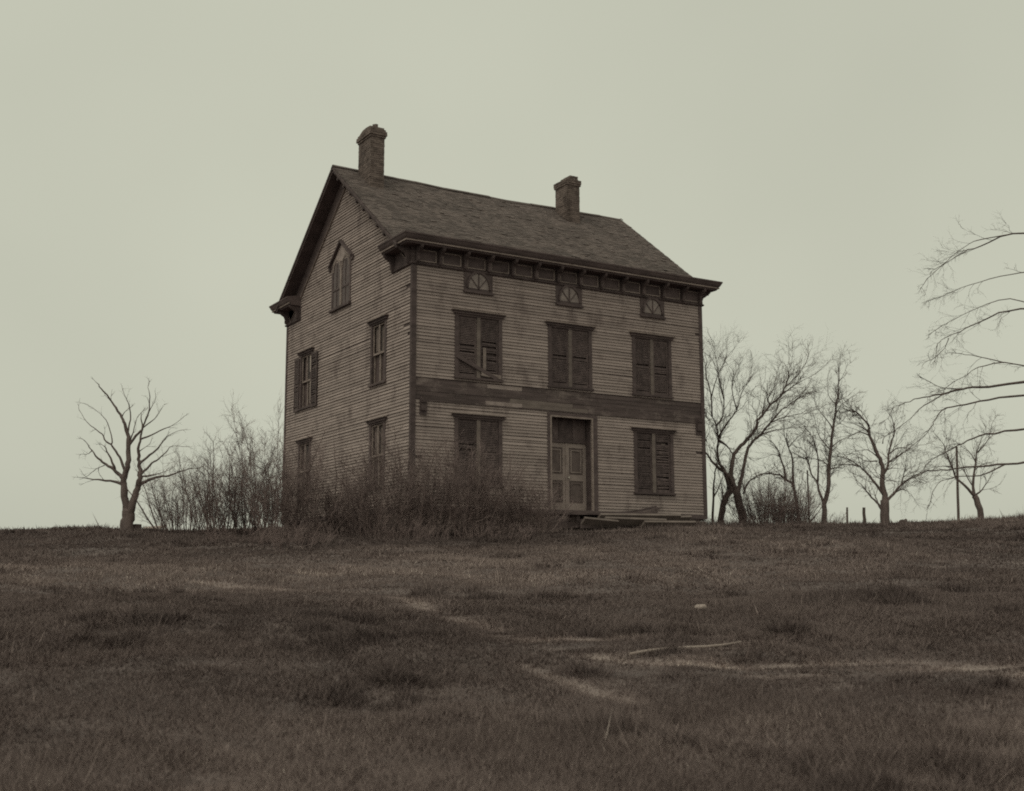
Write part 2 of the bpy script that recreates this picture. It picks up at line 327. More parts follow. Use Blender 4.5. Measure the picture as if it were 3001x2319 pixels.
TRACES = {
    'left': (36, -11.42, [
        (0.3, [(0.0, 0.08), (0.0, 0.38), (0.01, 0.65)]),
        (0.18, [(-0.02, 0.56), (-0.1, 0.92), (-0.16, 1.34), (-0.18, 1.58), (-0.12, 1.76), (-0.06, 2.01), (-0.08, 2.4), (-0.1, 2.67), (-0.13, 2.92), (-0.22, 3.22), (-0.32, 3.41), (-0.52, 3.71), (-0.74, 3.99), (-0.97, 4.3), (-1.1, 4.46)]),
        (0.18, [(0.05, 0.56), (0.16, 0.95), (0.23, 1.28), (0.3, 1.52), (0.3, 1.76), (0.26, 2.06), (0.24, 2.37), (0.27, 2.7), (0.3, 3.04), (0.27, 3.47)]),
        (0.11, [(-0.2, 1.58), (-0.3, 1.67), (-0.49, 1.86), (-0.74, 2.01), (-0.99, 2.19), (-1.18, 2.43), (-1.38, 2.68)]),
        (0.07, [(-0.46, 1.86), (-0.6, 2.19), (-0.76, 2.49), (-0.86, 2.58)]),
        (0.08, [(-0.2, 1.4), (-0.47, 1.49), (-0.84, 1.54), (-1.23, 1.57), (-1.47, 1.62)]),
        (0.07, [(-0.14, 1.76), (-0.28, 2.13), (-0.45, 2.4), (-0.6, 2.6), (-0.77, 2.71), (-0.9, 2.92), (-1.16, 3.1), (-1.41, 3.32), (-1.61, 3.63)]),
        (0.04, [(-0.6, 2.6), (-0.56, 2.71), (-0.67, 3.01), (-0.8, 3.35), (-1.09, 3.62), (-1.44, 3.84)]),
        (0.05, [(-0.13, 2.89), (-0.1, 3.16), (-0.08, 3.47), (-0.16, 3.84), (-0.26, 4.08), (-0.34, 4.24)]),
        (0.075, [(-0.08, 2.55), (0.13, 2.86), (0.3, 3.04), (0.36, 3.22), (0.49, 3.56), (0.52, 3.93), (0.5, 4.17), (0.44, 4.36)]),
        (0.04, [(-0.07, 2.61), (0.03, 2.98), (0.14, 3.38), (0.25, 3.53)]),
        (0.09, [(0.29, 1.37), (0.49, 1.51), (0.79, 1.61), (1.09, 1.65), (1.41, 1.77), (1.77, 1.85), (2.13, 1.91)]),
        (0.06, [(0.32, 1.61), (0.66, 1.67), (0.93, 1.72), (1.23, 1.85)]),
        (0.07, [(0.31, 1.64), (0.51, 1.88), (0.65, 2.03), (0.86, 2.15), (1.06, 2.34), (1.2, 2.52), (1.57, 2.53)]),
        (0.065, [(0.26, 2.0), (0.58, 2.28), (0.81, 2.49), (0.95, 2.7), (1.1, 2.88), (1.49, 3.03)]),
        (0.05, [(0.29, 2.75), (0.61, 2.88), (0.97, 3.07), (1.21, 3.16), (1.5, 3.39)]),
        (0.04, [(0.33, 3.1), (0.65, 3.37), (0.85, 3.62)]),
        (0.03, [(0.25, 2.38), (0.56, 2.61)]),
        (0.03, [(0.49, 3.56), (0.69, 3.93)]),
        (0.035, [(-0.32, 3.41), (-0.25, 3.56), (-0.12, 3.71)]),
        (0.03, [(-1.18, 2.43), (-1.27, 2.34), (-1.36, 2.31)]),
        (0.025, [(-0.77, 1.98), (-1.03, 1.86), (-1.23, 1.68)]),
    ]),
    'forked': (43, 8.14, [
        (0.27, [(0.02, 0.2), (-0.05, 0.77), (-0.21, 1.46)]),
        (0.16, [(-0.19, 1.39), (-0.47, 1.92), (-0.88, 2.29), (-1.23, 2.8), (-1.41, 3.08)]),
        (0.17, [(-0.19, 1.37), (-0.32, 1.78), (-0.33, 2.15), (-0.25, 2.61), (-0.08, 2.89), (0.26, 3.22), (0.55, 3.54), (0.65, 3.91), (0.84, 4.1), (1.14, 4.48), (1.57, 4.85), (1.7, 5.13), (2.06, 5.46), (2.45, 5.94)]),
        (0.14, [(-0.12, 1.37), (0.03, 1.92), (0.19, 2.61), (0.39, 3.08), (0.77, 3.4), (1.11, 3.82), (1.55, 4.29), (1.79, 4.47), (2.31, 4.85)]),
        (0.06, [(1.14, 4.48), (1.05, 4.66), (1.25, 5.04), (1.36, 5.42)]),
        (0.05, [(1.7, 5.13), (1.83, 5.51), (1.79, 5.84)]),
        (0.05, [(1.57, 4.85), (2.1, 5.23), (2.81, 5.6)]),
        (0.05, [(0.84, 4.1), (0.96, 4.66), (1.15, 4.95)]),
        (0.05, [(1.11, 3.82), (1.68, 4.05), (2.52, 4.19)]),
        (0.05, [(0.77, 3.4), (1.38, 3.58), (2.31, 3.68)]),
        (0.07, [(0.06, 1.27), (0.25, 1.69), (0.58, 1.92), (0.86, 2.01), (1.23, 2.05)]),
    ]),
    'twin': (44.5, 7.62, [
        (0.22, [(-0.0, 0.34), (0.06, 0.69), (0.17, 1.16), (0.39, 1.5), (0.45, 1.92)]),
        (0.13, [(0.39, 1.45), (0.18, 2.31), (0.02, 2.5), (-0.04, 2.98), (-0.01, 3.41), (-0.06, 3.94), (-0.2, 4.28), (-0.43, 4.52)]),
        (0.1, [(0.02, 3.36), (0.3, 3.17), (0.53, 2.83)]),
        (0.07, [(-0.06, 3.94), (0.19, 4.28), (0.25, 4.91), (0.17, 5.45)]),
        (0.07, [(-0.0, 3.51), (0.42, 4.13), (0.72, 4.52), (0.94, 5.2), (1.24, 5.59)]),
        (0.06, [(-0.2, 4.28), (-0.22, 5.11), (-0.39, 5.89), (-0.43, 6.38)]),
        (0.05, [(0.25, 4.91), (0.08, 5.69), (0.01, 6.43)]),
        (0.05, [(-0.23, 4.91), (0.04, 5.79), (0.4, 6.48)]),
        (0.05, [(0.72, 4.52), (0.56, 5.3), (0.72, 5.89)]),
    ]),
    'slim': (45.5, 7.50, [
        (0.11, [(-0.0, 0.4), (0.07, 1.34), (0.09, 1.93), (0.18, 2.51), (0.31, 2.9), (0.49, 3.2)]),
        (0.05, [(0.08, 1.39), (0.31, 1.83), (0.47, 2.27), (0.67, 2.66)]),
        (0.05, [(0.44, 1.24), (0.38, 1.83), (0.27, 2.32)]),
    ]),
    'bent': (44, 10.38, [
        (0.15, [(0.01, 0.31), (-0.07, 1.08), (-0.19, 1.65), (-0.42, 1.88), (-0.74, 2.03), (-1.17, 2.08), (-1.55, 1.94)]),
        (0.09, [(-0.17, 1.6), (-0.15, 2.21), (-0.16, 2.59), (-0.28, 3.02), (-0.41, 3.4), (-0.44, 3.83)]),
        (0.08, [(-0.44, 1.88), (-0.45, 2.22), (-0.58, 2.69), (-0.66, 2.97), (-0.89, 3.26), (-1.03, 3.4)]),
        (0.04, [(-0.28, 3.02), (0.01, 3.35), (0.26, 3.54)]),
        (0.04, [(-0.58, 2.69), (-0.81, 2.78), (-1.1, 2.69)]),
    ]),
    'leader': (43, 11.03, [
        (0.2, [(-0.0, 0.15), (0.05, 0.86), (0.17, 1.41), (0.24, 2.1), (0.34, 2.79), (0.47, 3.59), (0.62, 4.43), (0.72, 5.13), (0.77, 5.7)]),
        (0.1, [(0.04, 0.86), (-0.09, 1.27), (-0.17, 1.64), (-0.36, 1.96), (-0.48, 2.47), (-0.56, 2.75), (-0.74, 2.89)]),
        (0.07, [(-0.16, 1.64), (-0.12, 2.19), (-0.14, 2.8), (-0.26, 3.26), (-0.39, 3.49)]),
        (0.05, [(0.24, 2.1), (0.57, 2.19), (0.9, 2.37)]),
        (0.05, [(0.34, 2.79), (-0.03, 3.26), (-0.15, 3.68)]),
        (0.05, [(0.37, 2.89), (0.66, 3.12), (0.93, 3.26)]),
        (0.05, [(0.47, 3.59), (0.14, 4.05), (-0.08, 4.34)]),
        (0.04, [(0.56, 4.05), (0.81, 4.43), (1.05, 4.61)]),
        (0.05, [(-0.48, 2.47), (-0.8, 2.57), (-0.98, 2.52)]),
        (0.04, [(0.62, 4.43), (0.4, 4.71), (0.32, 4.99)]),
        (0.05, [(0.25, 2.19), (0.03, 2.42), (-0.43, 2.52)]),
    ]),
    'spreading': (43, 13.19, [
        (0.3, [(-0.0, 0.01), (0.0, 0.45), (0.05, 0.95)]),
        (0.2, [(0.04, 0.88), (0.01, 1.28), (-0.02, 1.74), (0.01, 2.07), (-0.08, 2.43), (-0.21, 2.76), (-0.33, 3.12), (-0.43, 3.41), (-0.42, 3.63), (-0.62, 3.93), (-0.79, 4.11), (-1.15, 4.18)]),
        (0.09, [(0.0, 1.82), (0.2, 2.18), (0.26, 2.61), (0.39, 3.08), (0.51, 3.41), (0.48, 3.78), (0.43, 3.96)]),
        (0.11, [(-0.01, 0.45), (-0.16, 0.74), (-0.26, 0.88), (-0.5, 1.17), (-0.74, 1.46), (-0.94, 1.68)]),
        (0.1, [(0.0, 1.17), (-0.33, 1.64), (-0.54, 1.89), (-0.81, 2.18), (-1.23, 2.43), (-1.52, 2.51)]),
        (0.11, [(0.04, 0.88), (0.36, 1.2), (0.59, 1.46), (0.89, 1.67), (1.15, 1.85), (1.48, 1.96)]),
        (0.06, [(-0.81, 2.18), (-1.24, 2.25), (-1.82, 2.18)]),
        (0.05, [(-0.08, 2.43), (-0.49, 2.76), (-1.0, 2.69)]),
        (0.05, [(-0.17, 2.36), (-0.59, 2.36), (-0.87, 2.54)]),
        (0.05, [(-0.4, 3.27), (-0.68, 3.41), (-1.01, 3.31), (-1.41, 3.23)]),
        (0.05, [(-0.43, 3.41), (-0.74, 3.63), (-1.1, 3.78)]),
        (0.06, [(0.59, 1.46), (0.72, 1.81), (0.81, 2.18)]),
        (0.05, [(0.36, 1.2), (0.7, 1.35), (0.97, 1.18)]),
        (0.05, [(0.26, 2.61), (0.59, 2.83), (0.95, 2.83)]),
        (0.05, [(0.04, 1.96), (0.34, 2.1), (0.73, 2.07)]),
        (0.04, [(0.06, 2.98), (0.11, 3.19), (0.33, 3.37)]),
        (0.05, [(0.24, 2.32), (0.58, 2.54), (1.02, 2.79), (1.39, 2.93)]),
        (0.04, [(-0.04, 1.71), (-0.25, 1.82), (-0.46, 2.07)]),
    ]),
    'edge': (44, 17.01, [
        (0.2, [(0.01, 0.02), (-0.06, 0.64), (-0.17, 1.16)]),
        (0.12, [(-0.17, 1.08), (-0.19, 1.49), (-0.09, 2.23), (0.04, 2.78), (0.22, 3.26)]),
        (0.1, [(-0.17, 1.12), (-0.55, 1.53), (-0.8, 1.78), (-0.99, 2.19), (-1.11, 2.64), (-1.2, 3.01), (-1.45, 3.31)]),
        (0.08, [(-0.19, 1.16), (0.1, 1.38), (0.42, 1.78)]),
        (0.05, [(-0.19, 1.49), (-0.39, 1.86), (-0.51, 2.3), (-0.59, 2.71)]),
        (0.05, [(-0.06, 2.37), (-0.26, 2.74), (-0.61, 3.01)]),
        (0.05, [(-0.99, 2.19), (-1.29, 2.23), (-1.58, 2.16)]),
        (0.05, [(0.04, 2.74), (0.43, 3.19), (0.61, 3.64)]),
    ]),
    'great': (27, 12.52, [
        (0.5, [(-0.0, -0.23), (0.03, 0.7), (0.04, 1.61), (0.16, 2.52), (0.13, 3.44), (0.31, 4.61), (0.36, 5.79), (0.54, 6.98), (0.6, 8.44)]),
        (0.13, [(0.16, 3.53), (-0.43, 3.6), (-1.23, 3.49), (-1.93, 3.4), (-2.31, 3.38), (-2.69, 3.29), (-3.08, 3.22), (-3.4, 3.13), (-3.7, 3.04), (-3.96, 2.94)]),
        (0.05, [(-2.64, 3.3), (-3.18, 3.01), (-3.52, 2.71), (-3.9, 2.42)]),
        (0.1, [(0.14, 2.79), (-0.45, 3.21), (-1.25, 3.19), (-1.95, 3.08), (-2.32, 2.99), (-2.75, 2.92), (-2.99, 2.69), (-3.14, 2.46), (-3.41, 2.16), (-3.88, 1.84)]),
        (0.1, [(0.11, 2.06), (-0.62, 2.43), (-1.42, 2.39), (-1.99, 2.3), (-2.27, 2.18), (-2.62, 2.02), (-2.93, 1.86), (-3.16, 1.71), (-3.33, 1.5)]),
        (0.11, [(0.04, 1.38), (-0.67, 1.7), (-1.47, 1.66), (-2.04, 1.6), (-2.54, 1.57), (-2.95, 1.52), (-3.27, 1.48), (-3.8, 1.28), (-4.14, 1.28)]),
        (0.06, [(-1.47, 1.66), (-2.05, 1.4), (-2.5, 1.39), (-2.78, 1.32), (-3.03, 1.23), (-3.21, 0.94)]),
        (0.09, [(0.4, 6.03), (-0.2, 6.82), (-1.0, 6.96), (-1.75, 6.69), (-2.15, 6.52), (-2.62, 6.24), (-3.03, 5.89)]),
        (0.05, [(-1.0, 6.96), (-1.74, 6.82), (-1.97, 6.75), (-2.35, 6.49), (-2.56, 6.29)]),
        (0.06, [(0.32, 5.31), (-0.37, 6.03), (-1.06, 6.03), (-1.83, 5.83), (-2.43, 5.63), (-2.71, 5.49)]),
        (0.09, [(0.27, 4.37), (-0.32, 5.13), (-1.12, 5.18), (-1.86, 4.9), (-2.32, 4.7), (-2.72, 4.5), (-2.86, 4.36)]),
        (0.05, [(-0.31, 5.17), (-1.1, 5.46), (-1.87, 5.24), (-2.41, 4.98), (-2.7, 4.84)]),
        (0.04, [(-2.58, 4.54), (-2.67, 4.31), (-2.88, 4.11)]),
        (0.07, [(0.13, 3.44), (-0.52, 3.81), (-1.32, 3.98), (-1.93, 3.86), (-2.16, 3.72), (-2.53, 3.52)]),
        (0.05, [(-2.31, 3.38), (-2.79, 3.41), (-3.02, 3.52)]),
        (0.05, [(-1.32, 3.98), (-1.91, 4.14), (-2.29, 4.19)]),
        (0.09, [(0.33, 5.08), (0.89, 5.79), (1.31, 6.74)]),
        (0.1, [(0.26, 4.37), (1.05, 4.84), (1.87, 5.07)]),
        (0.1, [(0.15, 2.75), (1.03, 3.21), (1.95, 3.32)]),
    ]),
}

# ------------------------------------------------------------------ the house
W, D = 10.75, 10.07
RIDGE_Y, RIDGE_Z, PITCH_R = 5.034, 11.40, 0.77
def roof_z(y): return RIDGE_Z - PITCH_R*abs(y-RIDGE_Y)
house = empty('farmhouse', (0,0,0))
tag(house, 'abandoned two-storey clapboard farmhouse with steep shingled gable roof and two chimneys', 'house')
EXPO, THK = 0.0945, 0.034

FRONT_WIN = [(1.37,2.98),(4.63,6.26),(7.84,9.43)]
Z_UP, Z_LO = (3.75,5.80), (0.60,2.72)
DOOR_A, DOOR_Z = (4.70,6.22), 2.86
FRIEZE_WIN = [2.16, 5.42, 8.69]
SIDE_WIN = [(1.68,2.81),(7.55,8.70)]
holes_front = [(a0,a1,Z_UP[0],Z_UP[1]-.08) for a0,a1 in FRONT_WIN] + [(FRONT_WIN[0][0],FRONT_WIN[0][1],Z_LO[0],Z_LO[1]-.08),(FRONT_WIN[2][0],FRONT_WIN[2][1],Z_LO[0],Z_LO[1]-.08),(4.585,6.42,-.1,2.97)]
holes_front += [(c-.49,c+.49,6.40,7.2) for c in FRIEZE_WIN]
holes_side = [(a0,a1,z0,z1-.08) for a0,a1 in SIDE_WIN for z0,z1 in (Z_UP,Z_LO)] + [(4.50,5.94,6.72,8.40)]

def wall_mesh(wall, length, z0, z1, holes, o0, o1):
    mb = MB(); xs = sorted({0, length, *[h[0] for h in holes], *[h[1] for h in holes]})
    for a0, a1 in zip(xs, xs[1:]):
        c = (a0+a1)/2; cuts = sorted((h[2],h[3]) for h in holes if h[0] < c < h[1]); z = z0
        for h0, h1 in cuts:
            if h0 > z: mb.wbox(wall, a0, a1, o0, o1, z, h0)
            z = max(z, h1)
        if z < z1: mb.wbox(wall, a0, a1, o0, o1, z, z1)
    return mb
front_wall = wall_mesh('front', W, 0, 7.5, [(a0+.08,a1-.08,z0+.05,z1-.1) for a0,a1,z0,z1 in holes_front if z0 < 6] , -.12, -.002).build('front_wall', M['plank'], house)
sw = wall_mesh('side', D, 0, 7.5, [(a0+.08,a1-.08,z0+.05,z1-.1) for a0,a1,z0,z1 in holes_side if z0 < 6], -.12, -.002)
sw.slab([(0.002,0.15,7.5),(0.002,D-.15,7.5),(0.002,RIDGE_Y+.3,RIDGE_Z-.45),(0.002,RIDGE_Y-.3,RIDGE_Z-.45)], (.118,0,0))
side_wall = sw.build('gable_wall', M['plank'], house)
rw = MB(); rw.box(.12, W-.12, D-.12, D, 0, 7.5); rw.build('rear_wall', M['siding'], house)
ew = MB(); ew.box(W-.12, W, .12, D-.12, 0, 7.5)
ew.slab([(W-.12,0.15,7.5),(W-.12,D-.15,7.5),(W-.12,RIDGE_Y+.3,RIDGE_Z-.45),(W-.12,RIDGE_Y-.3,RIDGE_Z-.45)], (.12,0,0)); ew.build('gable_wall', M['siding'], house)

# clapboards, one object each (the 300 that show largest), the rest joined
SCAR = (3.03, 3.655)
segs = []
def cut_row(a0, a1, holes, zm):
    pieces = [(a0, a1)]
    for h in holes:
        if h[2] < zm < h[3]:
            nx = []
            for p, q in pieces:
                if h[1] <= p or h[0] >= q: nx.append((p, q)); continue
                if h[0] > p: nx.append((p, h[0]))
                if h[1] < q: nx.append((h[1], q))
            pieces = nx
    return [(p, q) for p, q in pieces if q-p > .05]
k = 0; z = 0.0
while z < 10.9:
    zm = z+EXPO/2
    if zm < 7.06:
        if not (SCAR[0] < zm < SCAR[1]):
            for p, q in cut_row(.10, W-.10, holes_front, zm):
                L = q-p; w = L*(0.35 if (zm < 1.3 and q < 4.7) else 1.0); segs.append((w, 'front', p, q, z))
        for p, q in cut_row(.10, D-.10, holes_side, zm):
            segs.append(((q-p)*(.12 if zm < 1.2 else .8), 'side', p, q, z))
    else:
        d = (RIDGE_Z-.30-z)/PITCH_R; p0, q0 = max(.05, RIDGE_Y-d), min(D-.05, RIDGE_Y+d)
        if q0-p0 > .1:
            for p, q in cut_row(p0, q0, holes_side, zm): segs.append(((q-p)*.8, 'side', p, q, z))
    z += EXPO
wedge = MB(); wedge.quadbox([(0,-1,0),(1,-1,0),(1,0,0),(0,0,0),(0,-.2,1),(1,-.2,1),(1,0,1),(0,0,1)])
wedge_me = wedge.mesh('clapboard'); wedge_me.materials.append(M['siding'])
segs.sort(key=lambda s_: -s_[0])
rest = {'front': MB(), 'side': MB()}
for i, (w, wall, p, q, z) in enumerate(segs):
    th = THK*(1+rng.uniform(-.12,.2))
    if q-p > .6 and rng.random() < .035:
        if rng.random() < .5: p += rng.uniform(.15,.45)
        else: q -= rng.uniform(.15,.45)
    if i < 298:
        o = link('clapboard', wedge_me, None, front_wall if wall == 'front' else side_wall)
        slip = rng.random() < .05; dz = rng.gauss(0,.0022) - (rng.uniform(.008,.022) if slip else 0)
        if wall == 'front': o.location = (p, 0, z+dz); o.rotation_euler = (0, rng.gauss(0,.0035 if slip and q-p < 3 else .0007), 0)
        else: o.location = (0, q, z+dz); o.rotation_euler = (0, rng.gauss(0,.0035 if slip and q-p < 3 else .0007), -math.pi/2)
        o.scale = (q-p, th, EXPO*1.01)
    else:
        mb = rest[wall]; f = (lambda a, o_, z_: (a, -o_, z_)) if wall == 'front' else (lambda a, o_, z_: (-o_, p+q-a, z_))
        mb.quadbox([f(p,th,z),f(q,th,z),f(q,0,z),f(p,0,z),f(p,th*.2,z+EXPO),f(q,th*.2,z+EXPO),f(q,0,z+EXPO),f(p,0,z+EXPO)])
for wall, par in (('front', front_wall), ('side', side_wall)):
    if rest[wall].v: o = rest[wall].build('clapboard_remainder', M['siding'], par); o['kind'] = 'stuff'

# bare boards where the porch roof used to meet the front
zz = SCAR[0]; row = 0
for hgt in (.12,.13,.125,.125,.125):
    x = .10
    while x < W-.1:
        L = min(rng.uniform(1.1,2.6), W-.10-x)
        if W-.10-(x+L) < .5: L = W-.10-x
        mb = MB(); mb.box(x+.002, x+L-.002, -(.012+rng.uniform(0,.014)), 0, zz+.002, zz+hgt-.003); mb.build('bare_plank', M['siding'] if row in (0, 4) and rng.random() < .3 else M['trim_mid'] if 3.9 < x+L/2 < 5.5 and rng.random() < .6 else M['plank'], front_wall); x += L
    zz += hgt; row += 1
mb = MB(); mb.box(.25,W-.25,-.05,0,SCAR[0]-.035,SCAR[0]-.002); mb.build('ledger_strip', M['plank'], front_wall)
for x0, x1, z0, z1 in ((.235,.455,2.58,3.09),(10.385,10.65,2.62,3.18)):
    mb = MB(); mb.box(x0,x1,-.06,-.02,z0,z1); mb.slab([(x0+.03,-.06,z1-.02),(x1-.03,-.06,z1-.02),(x1-.03,-.15,z1-.02),(x0+.03,-.15,z1-.02)], (0,.02,-.14)); mb.box(x0+.03,x1-.03,-.11,-.06,z0+.12,z1-.17)
    mb.build('porch_bracket', M['trim'], house)

# corner boards
for nm, args in (('corner_board',[(0,.10,-.05,.0,0,7.04),(-.048,0,0,.07,0,7.04),(-.05,.0,-.05,.0,0,7.04)]), ('corner_board',[(W-.11,W,-.05,0,0,7.04),(W,W+.03,-.05,.14,0,7.04)]), ('corner_board',[(-.048,0,D-.10,D+.03,0,7.04)])):
    mb = MB()
    for a in args: mb.box(*a)
    mb.build(nm, M['trim'], house)

# foundation of rough stones
mb = MB(); mb.box(.12, W-.12, .12, D-.12, -1.6, -.14)
core = mb.build('foundation', M['stone'], house)
mb = MB(); mb.box(-.035, W+.035, -.04, D+.03, -.14, -.002); mb.build('sill_beam', M['trim'], house)
mb = MB()
for wall, length in (('front', W), ('side', D)):
    zf = -1.5
    while zf < -.15:
        hh = rng.uniform(.16,.26); hh = min(hh, -.145-zf); a = 0
        while a < length:
            L = min(rng.uniform(.25,.6), length-a); o_ = rng.uniform(-.02,.03)
            mb.wbox(wall, a+.01, a+L-.01, -.12, o_-.02, zf+.008, zf+hh-.008, rng.random()); a += L
        zf += hh
o = mb.build('foundation_stones', M['stone'], core); o['kind'] = 'stuff'

# ---- windows
def shutter(wall, a0, a1, z0, z1, o0, parent, missing=0.0, name='shutter'):
    mb = MB(); st = .055; o1 = o0+.035
    mb.wbox(wall, a0, a0+st, o0, o1, z0, z1); mb.wbox(wall, a1-st, a1, o0, o1, z0, z1)
    zmid = z0+(z1-z0)*.47
    for r0, r1 in ((z0,z0+.10),(zmid,zmid+.07),(z1-.08,z1)): mb.wbox(wall, a0+st, a1-st, o0+.003, o1-.003, r0, r1)
    zc = z0+.13
    while zc < z1-.1:
        if not (zmid-.03 < zc < zmid+.09) and rng.random() > missing:
            y_in, y_out = o0+.004, o1-.006; dz = .050; sk = rng.gauss(0, .004+.03*missing)
            if wall == 'front': P = [(a0+st,-y_out,zc),(a1-st,-y_out,zc+sk),(a1-st,-y_in,zc+dz+sk),(a0+st,-y_in,zc+dz)]; mb.slab(P, (0,-.004,.008))
            else: P = [(-y_out,a0+st,zc),(-y_out,a1-st,zc+sk),(-y_in,a1-st,zc+dz+sk),(-y_in,a0+st,zc+dz)]; mb.slab(P, (-.004,0,.008))
        zc += .05
    return mb.build(name, M['shutter'], parent)

def window_shell(wall, a0, a1, z0, z1, parent, cap_over=.11, pale=False):
    c = .12; tm = M['trim_pale'] if pale else M['trim']
    mb = MB(); mb.wbox(wall, a0, a0+c, -.05, .045, z0+.05, z1-.17); mb.wbox(wall, a1-c, a1, -.05, .045, z0+.05, z1-.17); mb.wbox(wall, a0, a1, -.05, .05, z1-.17, z1-.055)
    w = mb.build('window', tm, parent)
    mb = MB(); x0, x1 = a0-cap_over, a1+cap_over
    mb.wbox(wall, x0+.05, x1-.05, .0, .09, z1-.115, z1-.054)
    mb.wbox(wall, x0+.02, x1-.02, .0, .125, z1-.054, z1-.03); cp = mb.build('window_cap', M['trim'], w)
    mb = MB(); mb.wbox(wall, x0, x1, .0, .15, z1-.03, z1); mb.build('cap_board', M['trim_pale'], w)
    mb = MB(); mb.wbox(wall, a0-.03, a1+.03, -.05, .095, z0-.01, z0+.05); mb.build('sill', M['trim'], w)
    return w
def shuttered(a0, a1, zr, missing, label=None):
    z0, z1 = zr; w = window_shell('front', a0, a1, z0, z1, house)
    if label: w['label'] = label
    mid = (a0+a1)/2
    mb = MB(); mb.wbox('front', mid-.06, mid+.06, -.06, .035, z0+.05, z1-.17); mb.build('mullion', M['trim_mid'], w)
    mb = MB(); mb.wbox('front', a0+.1, a1-.1, -.115, -.085, z0+.04, z1-.15); mb.build('pane', M['glass'], w)
    shutter('front', a0+.125, mid-.065, z0+.06, z1-.18, -.03, w, missing[0]); shutter('front', mid+.065, a1-.125, z0+.06, z1-.18, -.03, w, missing[1])
    return w
w1 = shuttered(*FRONT_WIN[0], Z_UP, (.02,.12), 'upper front window with broken shutters and a slanting loose board')
mb = MB(); a0, a1 = FRONT_WIN[0]
mb.obox(((a0+a1)/2-.05, -.055, Z_UP[0]+.36), (.70,0,-.30), (0,.012,0), (.022,0,.05)); mb.build('loose_board', M['trim'], w1)
mb = MB(); mb.obox(((a0+a1)/2+.42, -.05, Z_UP[0]+.16), (.34,0,-.03), (0,.012,0), (.0,0,.06)); mb.build('loose_board', M['trim_pale'], w1)
mb = MB(); mb.obox(((a0+a1)/2+.19, -.05, Z_UP[0]+.62), (.05,0,0), (0,.01,0), (.0,0,.36)); mb.build('loose_board', M['trim_pale'], w1)
shuttered(*FRONT_WIN[1], Z_UP, (.0,.0)); shuttered(*FRONT_WIN[2], Z_UP, (.0,.02))
shuttered(*FRONT_WIN[0], Z_LO, (.06,.04)); w6 = shuttered(*FRONT_WIN[2], Z_LO, (.16,.28), 'lower front window with half its shutter slats gone')
a0, a1 = FRONT_WIN[2]
for zc, hh in ((Z_LO[0]+.35,.16),(Z_LO[0]+1.45,.2)):
    mb = MB(); mb.wbox('front', a1-.42, a1-.27, -.08, -.05, zc-hh, zc+hh); mb.build('curtain_scrap', M['blind'], w6)

def sash_window(a0, a1, zr, blind, missing_shutters, label=None):
    z0, z1 = zr; w = window_shell('side', a0, a1, z0, z1, house, cap_over=.13)
    if label: w['label'] = label
    mid = (a0+a1)/2; zm = (z0+z1)/2-.05; b, t = z0+.05, z1-.17
    mb = MB()
    for q0, q1 in ((b, zm+.03), (zm-.03, t)):
        o0 = -.075 if q0 == b else -.035
        mb.wbox('side', a0+.12, a0+.17, o0, o0+.035, q0, q1); mb.wbox('side', a1-.17, a1-.12, o0, o0+.035, q0, q1)
        mb.wbox('side', a0+.17, a1-.17, o0+.002, o0+.033, q0, q0+.06); mb.wbox('side', a0+.17, a1-.17, o0+.002, o0+.033, q1-.05, q1)
        mb.wbox('side', mid-.04, mid+.04, o0+.004, o0+.04, q0+.06, q1-.05)
    mb.build('sash', M['trim_pale'], w)
    mb = MB(); mb.wbox('side', a0+.14, mid, -.10, -.085, b, t); mb.build('pane', M['glass'], w)
    mb = MB(); mb.wbox('side', mid+.001, a1-.14, -.10, -.085, b, t); mb.build('pane', M['glass'], w)
    if blind:
        mb = MB(); mb.wbox('side', a0+.18, mid-.05, -.082, -.072, b+blind*(t-b), t-.04); mb.build('blind', M['blind'], w)
        mb = MB(); mb.wbox('side', mid+.05, a1-.18, -.082, -.072, b+(blind+.08)*(t-b), t-.04); mb.build('blind', M['blind'], w)
    return w
sash_window(*SIDE_WIN[0], Z_UP, .48, None); sash_window(*SIDE_WIN[0], Z_LO, .35, None)
w8 = sash_window(*SIDE_WIN[1], Z_UP, 0, None, 'upper rear gable window with open shutters and pale strips standing for light through the house')
a0, a1 = SIDE_WIN[1]
for zc0, zc1, aw in ((Z_UP[0]+1.25,Z_UP[1]-.24,.13),(Z_UP[0]+.15,Z_UP[0]+.92,.09)):
    mb = MB(); mb.slab([(-.0,a0+.19,zc0),(-.0,a0+.19+aw*.7,zc0),(-.0,a0+.19+aw,zc1),(-.0,a0+.19,zc1)], (-.006,0,0)); mb.build('light_strip', M['light_strip'], w8)  # pale slips that imitate light seen through the house
shutter('side', a0-.50, a0+.0, Z_UP[0]-.02, Z_UP[1]-.2, .05, w8, .25, 'open_shutter'); shutter('side', a1-.0, a1+.42, Z_UP[0]-.02, Z_UP[1]-.2, .05, w8, .1, 'open_shutter')
sash_window(*SIDE_WIN[1], Z_LO, .0, None)

